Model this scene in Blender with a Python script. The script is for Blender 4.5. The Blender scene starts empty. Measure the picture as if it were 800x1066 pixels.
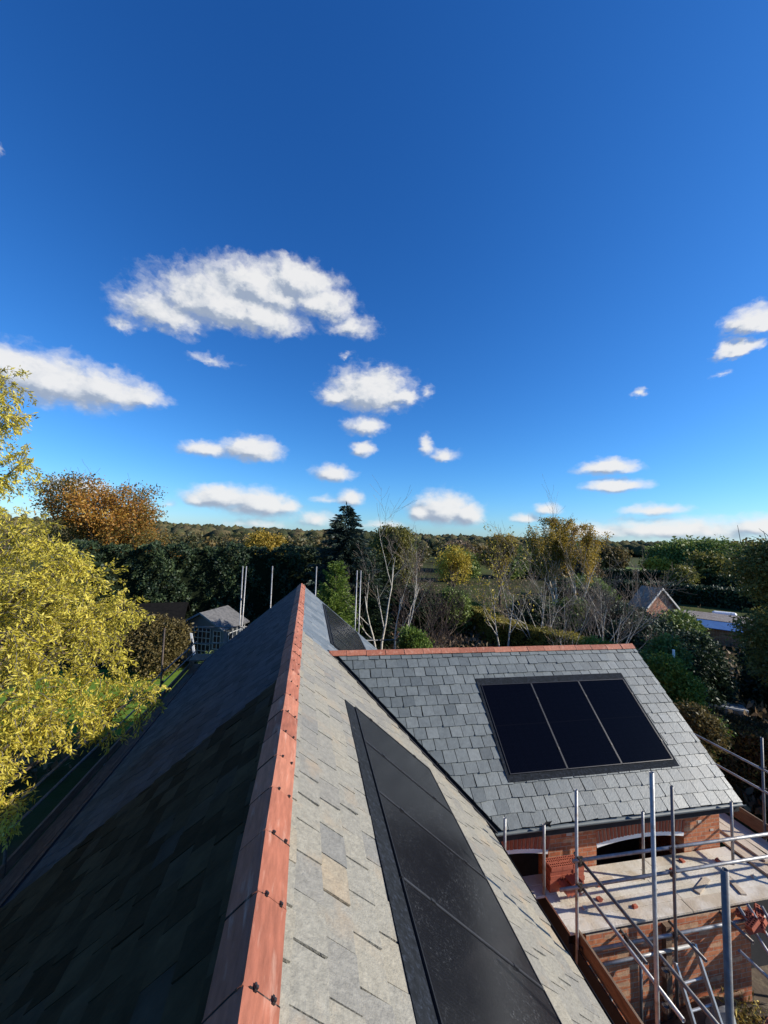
import bpy, math, random
import numpy as np
from math import sin, cos, tan, radians as R, pi, sqrt, atan2
from mathutils import Vector, Matrix
random.seed(7)
scene = bpy.context.scene
col = scene.collection
GZ = -8.3                                   # ground level (camera is the origin of heights)
SUN_AZ, SUN_EL = R(107.5), R(28.0)          # clockwise from +Y
SD = Vector((sin(SUN_AZ)*cos(SUN_EL), cos(SUN_AZ)*cos(SUN_EL), sin(SUN_EL)))

# ------------------------------------------------------------------ materials
def newmat(name):
    m = bpy.data.materials.new(name); m.use_nodes = True
    nt = m.node_tree; nt.nodes.clear()
    out = nt.nodes.new('ShaderNodeOutputMaterial')
    return m, nt, out
def N(nt, t, **kw):
    n = nt.nodes.new(t)
    for k, v in kw.items():
        if k in n.inputs: n.inputs[k].default_value = v
        else: setattr(n, k, v)
    return n
def ramp(nt, cols, interp='LINEAR'):
    r = nt.nodes.new('ShaderNodeValToRGB'); r.color_ramp.interpolation = interp
    e = r.color_ramp.elements
    while len(e) < len(cols): e.new(0.5)
    for i, (p, c) in enumerate(cols):
        e[i].position = p; e[i].color = (*c, 1)
    return r
def coords(nt, scale=1.0, vec=None):
    tc = N(nt, 'ShaderNodeTexCoord'); mp = N(nt, 'ShaderNodeMapping')
    mp.inputs['Scale'].default_value = (scale,)*3 if not vec else vec
    nt.links.new(tc.outputs['Object'], mp.inputs['Vector'])
    return mp.outputs['Vector']
def mix(nt, a, b, fac, mode='MIX'):
    m = N(nt, 'ShaderNodeMix', data_type='RGBA', blend_type=mode)
    L = nt.links
    for sock, v in ((0, fac), (6, a), (7, b)):
        if hasattr(v, 'links'): L.new(v, m.inputs[sock])
        else: m.inputs[sock].default_value = v if sock == 0 else (*v, 1)
    return m.outputs[2]
def noise(nt, vec, scale, detail=4, rough=.6):
    n = N(nt, 'ShaderNodeTexNoise', Scale=scale, Detail=detail, Roughness=rough)
    nt.links.new(vec, n.inputs['Vector']); return n
def surf(name, c1, c2, nscale=6, rough=.8, metal=0, bump=.2, bscale=40, spec=.5, stain=None, stain_scale=1.5, vec=None):
    """noise-varied surface"""
    m, nt, out = newmat(name); L = nt.links
    v = coords(nt, vec=vec)
    n1 = noise(nt, v, nscale); n2 = noise(nt, v, bscale, 3)
    r = ramp(nt, [(.3, c1), (.7, c2)]); L.new(n1.outputs['Fac'], r.inputs['Fac'])
    c = r.outputs['Color']
    if stain:
        n3 = noise(nt, v, stain_scale, 6, .7); rr = ramp(nt, [(.5, (0,0,0)), (.68, (1,1,1))]); L.new(n3.outputs['Fac'], rr.inputs['Fac'])
        c = mix(nt, c, stain, rr.outputs['Color'])
    b = N(nt, 'ShaderNodeBsdfPrincipled', Roughness=rough, Metallic=metal)
    b.inputs['Specular IOR Level'].default_value = spec
    L.new(c, b.inputs['Base Color'])
    if bump:
        bp = N(nt, 'ShaderNodeBump', Strength=bump, Distance=.01); L.new(n2.outputs['Fac'], bp.inputs['Height']); L.new(bp.outputs['Normal'], b.inputs['Normal'])
    L.new(b.outputs['BSDF'], out.inputs['Surface']); return m
def tintmat(name, cols, rough=.6, spec=.4, nmix=.3, nscale=9, bump=.3, bscale=60, patch=None, bumpdist=.01, stretch=None):
    """colour picked per piece (slate, tile, brick) from the 'tint' attribute, with fine noise"""
    m, nt, out = newmat(name); L = nt.links
    at = N(nt, 'ShaderNodeAttribute', attribute_name='tint')
    v = coords(nt, vec=stretch)
    n1 = noise(nt, v, nscale, 5, .65)
    r = ramp(nt, cols); L.new(at.outputs['Fac'], r.inputs['Fac'])
    r2 = ramp(nt, [(.25, (1-nmix,)*3), (.75, (1+nmix*.6,)*3)]); L.new(n1.outputs['Fac'], r2.inputs['Fac'])
    c = mix(nt, r.outputs['Color'], r2.outputs['Color'], 1.0, 'MULTIPLY')
    if patch:
        pc, ps, lo, hi, amt = patch
        n3 = noise(nt, v, ps, 5, .6); rr = ramp(nt, [(lo, (0,0,0)), (hi, (amt,)*3)]); L.new(n3.outputs['Fac'], rr.inputs['Fac'])
        c = mix(nt, c, pc, rr.outputs['Color'])
    b = N(nt, 'ShaderNodeBsdfPrincipled', Roughness=rough)
    b.inputs['Specular IOR Level'].default_value = spec
    L.new(c, b.inputs['Base Color'])
    n2 = noise(nt, v, bscale, 4)
    bp = N(nt, 'ShaderNodeBump', Strength=bump, Distance=bumpdist); L.new(n2.outputs['Fac'], bp.inputs['Height']); L.new(bp.outputs['Normal'], b.inputs['Normal'])
    L.new(b.outputs['BSDF'], out.inputs['Surface']); return m
def leafmat(name, cols, trans=.35, rough=.55):
    m, nt, out = newmat(name); L = nt.links
    at = N(nt, 'ShaderNodeAttribute', attribute_name='tint')
    r = ramp(nt, cols); L.new(at.outputs['Fac'], r.inputs['Fac'])
    d = N(nt, 'ShaderNodeBsdfPrincipled', Roughness=rough); d.inputs['Specular IOR Level'].default_value = .3
    t = N(nt, 'ShaderNodeBsdfTranslucent')
    L.new(r.outputs['Color'], d.inputs['Base Color']); L.new(r.outputs['Color'], t.inputs['Color'])
    ms = N(nt, 'ShaderNodeMixShader'); ms.inputs[0].default_value = trans
    L.new(d.outputs[0], ms.inputs[1]); L.new(t.outputs[0], ms.inputs[2]); L.new(ms.outputs[0], out.inputs['Surface'])
    return m
def brickmat(name, axis, c1=(.42,.12,.05), c2=(.54,.20,.085), mortar=(.40,.30,.22), light=.12):
    m, nt, out = newmat(name); L = nt.links
    tc = N(nt, 'ShaderNodeTexCoord'); sp = N(nt, 'ShaderNodeSeparateXYZ'); cb = N(nt, 'ShaderNodeCombineXYZ')
    L.new(tc.outputs['Object'], sp.inputs[0]); L.new(sp.outputs['X' if axis == 'x' else 'Y'], cb.inputs[0]); L.new(sp.outputs['Z'], cb.inputs[1])
    bk = N(nt, 'ShaderNodeTexBrick', Scale=1.0, offset=.5)
    bk.inputs['Brick Width'].default_value = .225; bk.inputs['Row Height'].default_value = .075
    bk.inputs['Mortar Size'].default_value = .006; bk.inputs['Mortar Smooth'].default_value = .15; bk.inputs['Bias'].default_value = 0
    bk.inputs['Color1'].default_value = (*c1, 1); bk.inputs['Color2'].default_value = (*c2, 1); bk.inputs['Mortar'].default_value = (*mortar, 1)
    L.new(cb.outputs[0], bk.inputs['Vector'])
    # some bricks pale: a cell-wise noise at brick size
    mp = N(nt, 'ShaderNodeMapping'); mp.inputs['Scale'].default_value = (1/.225, 1/.075, 1); L.new(cb.outputs[0], mp.inputs['Vector'])
    vo = N(nt, 'ShaderNodeTexVoronoi', Scale=1.0, Randomness=.25); L.new(mp.outputs[0], vo.inputs['Vector'])
    sc = N(nt, 'ShaderNodeSeparateColor'); L.new(vo.outputs['Color'], sc.inputs[0])
    rp = ramp(nt, [(1-light, (0,0,0)), (1-light+.02, (.75,.75,.75))]); L.new(sc.outputs[0], rp.inputs['Fac'])
    pale = mix(nt, bk.outputs['Color'], (.55,.36,.22), rp.outputs['Color'])
    n = noise(nt, tc.outputs['Object'], 14, 6, .7); r = ramp(nt, [(.3, (.55,.55,.55)), (.7, (1.2,1.15,1.1))]); L.new(n.outputs['Fac'], r.inputs['Fac'])
    c = mix(nt, pale, r.outputs['Color'], 1.0, 'MULTIPLY')
    b = N(nt, 'ShaderNodeBsdfPrincipled', Roughness=.9); L.new(c, b.inputs['Base Color'])
    bp = N(nt, 'ShaderNodeBump', Strength=.6, Distance=.006); iv = N(nt, 'ShaderNodeMath', operation='SUBTRACT'); iv.inputs[0].default_value = 1
    L.new(bk.outputs['Fac'], iv.inputs[1]); L.new(iv.outputs[0], bp.inputs['Height']); L.new(bp.outputs['Normal'], b.inputs['Normal'])
    L.new(b.outputs[0], out.inputs['Surface']); return m

M = {}
M['slate_new'] = tintmat('blue_grey_slate', [(0,(.075,.088,.088)),(.12,(.102,.117,.115)),(.5,(.122,.138,.134)),(.9,(.140,.157,.151)),(1,(.17,.186,.178))], rough=.5, spec=.58, nmix=.28, nscale=11, bump=.4, bscale=34)
M['slate_old'] = tintmat('weathered_cream_slate', [(0,(.195,.188,.165)),(.3,(.232,.218,.182)),(.65,(.268,.25,.20)),(.92,(.295,.265,.20)),(1,(.305,.255,.18))], rough=.6, spec=.35, nmix=.30, nscale=21, bump=1.0, bscale=44, patch=((.37,.27,.165),2.6,.54,.72,.45))
M['slate_far'] = tintmat('smooth_grey_slate', [(0,(.11,.13,.14)),(.5,(.15,.17,.18)),(1,(.2,.215,.215))], rough=.5, nmix=.2, bump=.3)
M['slate_dark'] = tintmat('old_shade_dark_slate', [(0,(.026,.018,.009)),(.5,(.046,.034,.018)),(.8,(.064,.046,.024)),(1,(.044,.038,.028))], rough=.9, spec=.06, nmix=.45, nscale=4, bump=.5, bscale=25)  # old slates, base also lowered to put the left slope's shade in
M['slate_left'] = tintmat('blue_shaded_slate', [(0,(.026,.032,.038)),(.5,(.042,.050,.058)),(1,(.060,.068,.076))], rough=.75, spec=.15, nmix=.3, bump=.3)  # shade of the far left slope is put into this base colour too
M['terracotta'] = tintmat('terracotta_ridge', [(0,(.012,.010,.009)),(.04,(.012,.010,.009)),(.08,(.29,.10,.06)),(.5,(.36,.128,.076)),(1,(.42,.165,.10))], rough=.7, spec=.25, nmix=.38, nscale=5, bump=.25, bscale=70, stretch=(6,1,6), patch=((.62,.40,.30),3.0,.56,.75,.5))
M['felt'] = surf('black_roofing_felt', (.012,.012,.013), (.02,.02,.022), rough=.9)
M['black'] = surf('black_plastic', (.012,.012,.013), (.02,.02,.02), rough=.5, bump=0)
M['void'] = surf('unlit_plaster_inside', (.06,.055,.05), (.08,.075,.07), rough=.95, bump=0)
M['lead'] = surf('dark_metal_flashing', (.012,.014,.016), (.022,.025,.029), nscale=18, rough=.9, metal=0, spec=.04, bump=.35, bscale=90, stain=(.035,.042,.055), stain_scale=26)
M['gutter'] = surf('grey_gutter_metal', (.10,.12,.125), (.14,.16,.165), rough=.5, metal=0, bump=.05)
M['galv'] = surf('galvanised_scaffold_steel', (.27,.27,.265), (.40,.395,.38), nscale=12, rough=.45, metal=.35, bump=.15, bscale=60, stain=(.20,.16,.12), stain_scale=5)
M['galv_dull'] = surf('dull_scaffold_steel', (.10,.10,.10), (.18,.175,.17), nscale=12, rough=.5, metal=.3, bump=.15, stain=(.13,.09,.06), stain_scale=5)
M['alu'] = surf('ladder_aluminium', (.36,.36,.355), (.46,.46,.45), nscale=20, rough=.4, metal=.5, bump=.08)
M['coupler'] = surf('rusty_coupler_steel', (.05,.04,.035), (.13,.10,.08), nscale=30, rough=.6, metal=.6)
M['brick_x'] = brickmat('red_brick_wall', 'x')
M['brick_y'] = brickmat('red_brick_side_wall', 'y')
M['brick_old'] = brickmat('old_orange_brick', 'x', (.34,.11,.05), (.45,.19,.10), (.5,.43,.36), .2)
M['soldier'] = tintmat('red_arch_brick', [(0,(.30,.075,.04)),(.5,(.38,.11,.055)),(1,(.44,.15,.08))], rough=.85, nmix=.3, nscale=20, bump=.3)
M['loose_brick'] = tintmat('new_red_brick', [(0,(.30,.07,.04)),(1,(.40,.115,.06))], rough=.85, nmix=.25, nscale=20)
M['mortar'] = surf('pale_mortar', (.42,.37,.31), (.5,.45,.38), rough=.95)
M['trim'] = surf('grey_glazing_bars', (.36,.37,.37), (.46,.46,.45), rough=.7, bump=0)  # one even light grey, toned down from white
M['mortar_red'] = surf('brick_dusted_mortar', (.30,.20,.14), (.36,.25,.18), rough=.95)
M['white'] = surf('white_painted_timber', (.72,.72,.70), (.8,.8,.78), rough=.5, bump=.05)
M['timber'] = surf('brown_scaffold_board', (.12,.075,.045), (.22,.145,.09), nscale=5, rough=.85, bump=.4, bscale=50, vec=(6,1,6), stain=(.10,.06,.04), stain_scale=2)
M['deck'] = tintmat('dusty_deck_board', [(0,(.47,.39,.29)),(.5,(.53,.465,.36)),(1,(.58,.53,.42))], rough=.9, spec=.2, nmix=.3, nscale=2.2, bump=.5, bscale=35, patch=((.64,.60,.53),1.6,.45,.6,.7), bumpdist=.02)
M['plank'] = tintmat('pale_timber_plank', [(0,(.36,.26,.16)),(.5,(.46,.36,.25)),(1,(.56,.48,.38))], rough=.85, nmix=.3, nscale=5, bump=.4, stretch=(6,1,6))
M['tarp'] = surf('grey_tarpaulin', (.15,.165,.175), (.22,.235,.24), rough=.6, bump=.3, bscale=14)
M['shed_wall'] = surf('slate_blue_boards', (.09,.11,.13), (.14,.165,.185), rough=.7, vec=(1,1,14), bump=.3)
M['shed_roof'] = surf('grey_felt_shingles', (.07,.07,.07), (.16,.155,.15), rough=.85, bump=.5, bscale=18)
M['dark_roof'] = surf('dark_shelter_roof', (.008,.008,.008), (.014,.013,.012), rough=.95, bump=.5, bscale=10, spec=.03)
M['winglass'] = surf('dark_window_glass', (.02,.024,.028), (.03,.034,.04), rough=.08, bump=0)
M['sky_tinted_roof'] = surf('sky_tinted_metal_roof', (.05,.12,.28), (.07,.16,.34), nscale=2, rough=.5, bump=.15, bscale=8)  # blue of the reflected sky put into the base colour
M['grey_tile'] = surf('brown_grey_roof_tiles', (.20,.16,.13), (.32,.27,.22), nscale=8, rough=.9, bump=.6, bscale=16, stain=(.4,.36,.3), stain_scale=3)
M['render'] = surf('pale_rendered_wall', (.55,.52,.46), (.65,.62,.56), rough=.9)
M['soil'] = surf('trodden_soil', (.055,.04,.028), (.13,.095,.065), nscale=3, rough=1, bump=1, bscale=14, stain=(.20,.16,.10), stain_scale=5)
M['bark_pale'] = surf('pale_birch_bark', (.42,.375,.30), (.60,.55,.46), nscale=5, rough=.8, bump=.5, bscale=20, stain=(.14,.12,.10), stain_scale=6)
M['bark'] = surf('brown_bark', (.07,.052,.038), (.14,.105,.08), nscale=8, rough=.95, bump=.7, bscale=22)
M['bark_grey'] = surf('grey_bark', (.11,.095,.08), (.19,.165,.14), nscale=8, rough=.95, bump=.7, bscale=22)
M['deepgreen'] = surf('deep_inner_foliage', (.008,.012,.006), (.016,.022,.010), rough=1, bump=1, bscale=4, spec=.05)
M['pale_branch'] = tintmat('pale_branches_with_tan_twigs', [(0,(.46,.42,.34)),(1,(.25,.195,.145))], rough=.85, spec=.2, nmix=.4, nscale=5, bump=.1)
M['twig'] = surf('reddish_twigs', (.07,.045,.035), (.13,.085,.065), nscale=4, rough=.9, bump=0)

# ------------------------------------------------------------------ object helpers
ABS = {}
def tag(o, label=None, cat=None, group=None, kind=None):
    if label: o['label'] = label
    if cat: o['category'] = cat
    if group: o['group'] = group
    if kind: o['kind'] = kind
    return o
def thing(name, label, cat, loc=(0,0,0), group=None, rot=None):
    o = bpy.data.objects.new(name, None); col.objects.link(o); o.empty_display_size = .2
    o.location = loc; ABS[o.name] = Vector(loc)
    if rot is not None: o.rotation_euler = rot
    return tag(o, label, cat, group)
def mesh(name, V, F, mat, parent=None, local=False, tint=None, smooth=False, origin=None):
    me = bpy.data.meshes.new(name)
    off = Vector((0,0,0))
    if parent is not None and not local: off = ABS[parent.name]
    elif origin is not None: off = Vector(origin)
    V = [(v[0]-off.x, v[1]-off.y, v[2]-off.z) for v in V]
    me.from_pydata(V, [], F); me.materials.append(mat)
    if tint is not None:
        a = me.attributes.new('tint', 'FLOAT', 'FACE'); a.data.foreach_set('value', np.asarray(tint, dtype=np.float32))
    if smooth: me.polygons.foreach_set('use_smooth', [True]*len(me.polygons))
    o = bpy.data.objects.new(name, me); col.objects.link(o)
    if parent is not None: o.parent = parent; ABS[o.name] = ABS[parent.name] if not local else Vector((0,0,0))
    elif origin is not None: o.location = origin; ABS[o.name] = Vector(origin)
    else: ABS[o.name] = Vector((0,0,0))
    return o
class MB:
    def __init__(s): s.V, s.F, s.T = [], [], []
    def add(s, V, F, t=0.5):
        b = len(s.V); s.V += [tuple(v) for v in V]; s.F += [tuple(i+b for i in f) for f in F]; s.T += [t]*len(F); return s
    def box(s, lo, hi, t=.5, rot=0, c=None):
        x0,y0,z0 = lo; x1,y1,z1 = hi
        V = [(x0,y0,z0),(x1,y0,z0),(x1,y1,z0),(x0,y1,z0),(x0,y0,z1),(x1,y0,z1),(x1,y1,z1),(x0,y1,z1)]
        if rot:
            cx, cy = c if c else ((x0+x1)/2, (y0+y1)/2)
            V = [(cx+(x-cx)*cos(rot)-(y-cy)*sin(rot), cy+(x-cx)*sin(rot)+(y-cy)*cos(rot), z) for x,y,z in V]
        return s.add(V, BOXF, t)
    def obox(s, c, ax, ay, az, t=.5):
        """box by centre and three half-axis vectors"""
        c, ax, ay, az = map(Vector, (c, ax, ay, az))
        V = [c+ax*i+ay*j+az*k for k in (-1,1) for (i,j) in ((-1,-1),(1,-1),(1,1),(-1,1))]
        return s.add(V, BOXF, t)
    def prism(s, poly, y0, y1, axis='y', t=.5):
        """poly in (x,z) extruded along y, or (y,z) along x"""
        n = len(poly)
        if axis == 'y': V = [(p[0], y0, p[1]) for p in poly] + [(p[0], y1, p[1]) for p in poly]
        else: V = [(y0, p[0], p[1]) for p in poly] + [(y1, p[0], p[1]) for p in poly]
        F = [tuple(range(n)), tuple(range(2*n-1, n-1, -1))] + [((i+1)%n, i, i+n, (i+1)%n+n) for i in range(n)]
        return s.add(V, F, t)
    def tube(s, pts, rad, k=8, t=.5, cap=True):
        pts = [Vector(p) for p in pts]; n = len(pts)
        if not isinstance(rad, (list, tuple)): rad = [rad]*n
        b = len(s.V); u = None
        for i, p in enumerate(pts):
            d = (pts[min(i+1,n-1)]-pts[max(i-1,0)]).normalized()
            if u is None: u = d.orthogonal().normalized()
            else: u = (u-d*u.dot(d)); u = u.normalized() if u.length > 1e-6 else d.orthogonal().normalized()
            w = d.cross(u)
            for j in range(k):
                a = 2*pi*j/k; s.V.append(tuple(p+(u*cos(a)+w*sin(a))*rad[i]))
        for i in range(n-1):
            for j in range(k):
                s.F.append((b+i*k+j, b+i*k+(j+1)%k, b+(i+1)*k+(j+1)%k, b+(i+1)*k+j)); s.T.append(t)
        if cap:
            s.F.append(tuple(b+j for j in range(k-1,-1,-1))); s.F.append(tuple(b+(n-1)*k+j for j in range(k))); s.T += [t,t]
        return s
    def build(s, name, mat, parent=None, **kw):
        return mesh(name, s.V, s.F, mat, parent, tint=s.T, **kw)
BOXF = [(0,3,2,1),(4,5,6,7),(0,1,5,4),(1,2,6,5),(2,3,7,6),(3,0,4,7)]
def bevel(o, w=.004, seg=2):
    m = o.modifiers.new('bevel', 'BEVEL'); m.width = w; m.segments = seg; m.limit_method = 'ANGLE'; return o
def quadmesh(name, V4, mat, parent, tint):
    """V4: (N,4,3) float array of world verts -> one mesh of quads"""
    n = len(V4); me = bpy.data.meshes.new(name)
    off = np.array(ABS[parent.name]) if parent is not None else np.zeros(3)
    V = (V4.reshape(-1,3)-off).astype(np.float32)
    me.vertices.add(n*4); me.vertices.foreach_set('co', V.ravel())
    me.loops.add(n*4); me.loops.foreach_set('vertex_index', np.arange(n*4, dtype=np.int32))
    me.polygons.add(n); me.polygons.foreach_set('loop_start', np.arange(0, n*4, 4, dtype=np.int32))
    try: me.polygons.foreach_set('loop_total', np.full(n, 4, dtype=np.int32))
    except Exception: pass
    me.update(calc_edges=True); me.validate()
    me.materials.append(mat)
    a = me.attributes.new('tint', 'FLOAT', 'FACE'); a.data.foreach_set('value', np.clip(tint,0,1).astype(np.float32))
    o = bpy.data.objects.new(name, me); col.objects.link(o)
    if parent is not None: o.parent = parent; ABS[o.name] = ABS[parent.name]
    else: ABS[o.name] = Vector((0,0,0))
    return o
def unit(a): return a/np.maximum(np.linalg.norm(a, axis=-1, keepdims=True), 1e-9)
def leaves(name, C, L, W, mat, parent, rng, axis=None, axmix=.0, tint=None, flat=0.0, curl=.25):
    """rhombic leaf quads at points C; axis: preferred direction; flat: prefer faces turned to the sky"""
    n = len(C); A = unit(rng.normal(size=(n,3)))
    if axis is not None: A = unit(A*(1-axmix)+np.asarray(axis)*axmix)
    Q = rng.normal(size=(n,3))
    if flat: Q = Q*(1-flat); 
    S = unit(np.cross(A, Q + 1e-6))
    if flat:
        up = np.array([0,0,1.0]); S2 = unit(np.cross(up, A)+1e-6); S = unit(S*(1-flat)+S2*flat)
    Nn = np.cross(A, S)
    Ls = L*(.6+.8*rng.random((n,1))); Ws = W*(.6+.8*rng.random((n,1)))
    mid = C + A*Ls*.5 + Nn*Ls*curl*(rng.random((n,1))-.3)
    V = np.stack([C, mid+S*Ws*.5, C+A*Ls, mid-S*Ws*.5], axis=1)
    if tint is None: tint = rng.random(n)
    return quadmesh(name, V, mat, parent, tint)

# ------------------------------------------------------------------ the house
AX, PR, W_, YF, YN = -.189, .6952, 3.395, 16.12, -3.0
RZ = -2.0; T = tan(PR); ZE = RZ-W_*T
SL = W_/cos(PR)
WZ, WY, WX, PW, WW = -2.634, 8.942, 8.575, .7326, 2.564
TW = tan(PW); WZE = WZ-WW*TW; WSL = WW/cos(PW)
XL = AX+(RZ-WZ)/T; XV = AX+(RZ-WZE)/T
house = thing('brick_house', 'red brick house under slate roofs with terracotta ridges, seen from above its long ridge', 'house', (0, 7, GZ))

def clip(poly, hp):
    """Sutherland-Hodgman against half planes (a,b,c): a*u+b*v<=c"""
    for a,b,c in hp:
        out = []
        for i in range(len(poly)):
            p, q = poly[i], poly[(i+1)%len(poly)]
            dp, dq = a*p[0]+b*p[1]-c, a*q[0]+b*q[1]-c
            if dp <= 0: out.append(p)
            if (dp < 0) != (dq < 0) and abs(dp-dq) > 1e-9:
                t = dp/(dp-dq); out.append((p[0]+(q[0]-p[0])*t, p[1]+(q[1]-p[1])*t))
        poly = out
        if len(poly) < 3: return []
    return poly
def slates(name, O, U, V, Nn, u0, u1, v1, gauge, width, mat, parent, seed, th=.007, tilt=.011, hp=(), skip=None, raise_=0, rnd=1.0, hpfirst=None, tintf=None, gap=.0026):
    rg = random.Random(seed); O, U, V, Nn = map(Vector, (O, U, V, Nn)); mb = MB()
    nc = int(round(v1/gauge)); g = v1/nc
    for i in range(nc):
        va, vb = i*g-.02 if i else 0, (i+1)*g
        u = u0-(width*.5 if i % 2 else 0)
        while u < u1:
            wj = width
            a, b = max(u, u0)+gap, min(u+wj, u1)-gap
            u += wj
            if b-a < .03: continue
            ra = rg.gauss(0, .0025)*rnd; tl = rg.gauss(0, .003)*rnd; sh = rg.gauss(0,.0015)*rnd
            if skip and skip((a+b)/2, (va+vb)/2): continue
            poly = [(a+sh, va), (b+sh, va), (b+sh-ra, vb+tl+ra), (a+sh+rg.uniform(0,.002), vb+tl-ra)]
            # chipped corner now and then
            if rg.random() < .12*rnd:
                k = rg.uniform(.008, .03); poly = [poly[0], poly[1], (b+sh, vb+tl-k), (b+sh-k, vb+tl), poly[3]]
            if hp: poly = clip(poly, hp)
            if len(poly) < 3: continue
            lift = abs(rg.gauss(0, .0018))*rnd; dt = tilt+rg.gauss(0,.0018)*rnd; tw = rg.gauss(0,.0015)*rnd
            def P(p, n):
                f = (p[1]-va)/(vb-va); h = raise_+.002+dt*f+lift*f+tw*((p[0]-a)/(b-a)-.5)+n
                return O+U*p[0]+V*p[1]+Nn*h
            n = len(poly); VV = [P(p, 0) for p in poly]+[P(p, -th) for p in poly]
            F = [tuple(range(n)), tuple(range(2*n-1, n-1, -1))]+[((k+1)%n, k, k+n, (k+1)%n+n) for k in range(n)]
            # orient top face along normal
            e = (VV[1]-VV[0]).cross(VV[2]-VV[1])
            if e.dot(Nn) < 0: F = [tuple(reversed(f)) for f in F]
            t = rg.random() if tintf is None else tintf(rg, (a+b)/2, (va+vb)/2)
            mb.add(VV, F, t)
    return mb.build(name, mat, parent)

# body of the main roof (underlay) and of the wing roof: a shade below the slates
ins = .03/cos(PR)
mb = MB(); mb.prism([(AX-W_+.05, ZE-.06), (AX, RZ-ins-.03), (AX+W_-.05, ZE-.06), (AX+W_-.1, ZE-.16), (AX-W_+.1, ZE-.16)], YN, YF-.03)
roof = mb.build('main_roof', M['felt'], house)
SR = dict(O=(AX, 0, RZ), U=(0,1,0), V=(cos(PR),0,-sin(PR)), Nn=(sin(PR),0,cos(PR)))
SLf = dict(O=(AX, 0, RZ), U=(0,1,0), V=(-cos(PR),0,-sin(PR)), Nn=(-sin(PR),0,cos(PR)))
YB = 8.78
def hidden(u, v):      # beneath the wing roof
    x = AX+v*cos(PR); z = RZ-v*sin(PR)
    return z < WZ-abs(u-WY)*TW-.25
def creamtint(rg, u, v):
    base = .52+.16*sin(u*1.7+v*2.3)*sin(v*3.1-u*.6)
    return min(1, max(0, rg.gauss(base, .17)))
slates('weathered_slating', **SR, u0=YN, u1=YB, v1=SL, gauge=.25, width=.30, mat=M['slate_old'], parent=roof, seed=1, th=.013, tilt=.019, skip=hidden, rnd=1.8, tintf=creamtint, gap=.0065)
slates('grey_slating', **SR, u0=YB, u1=YF, v1=SL, gauge=.25, width=.30, mat=M['slate_far'], parent=roof, seed=2, skip=hidden)
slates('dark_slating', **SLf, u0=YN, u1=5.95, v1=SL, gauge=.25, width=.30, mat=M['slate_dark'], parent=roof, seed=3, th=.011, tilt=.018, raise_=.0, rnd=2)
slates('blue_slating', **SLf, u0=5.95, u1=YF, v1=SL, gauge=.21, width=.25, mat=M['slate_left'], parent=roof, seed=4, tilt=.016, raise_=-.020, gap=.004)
# underside filler so the raised old slating has a solid edge
MB().obox(Vector((AX,0,RZ))+Vector((-cos(PR),0,-sin(PR)))*(SL/2)+Vector((0,(YN+5.94)/2,0))+Vector((-sin(PR),0,cos(PR)))*-.014, Vector((-cos(PR),0,-sin(PR)))*(SL/2-.02), (0,(5.94-YN)/2,0), Vector((-sin(PR),0,cos(PR)))*.012).build('roof_edge_batten', M['felt'], roof)

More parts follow.
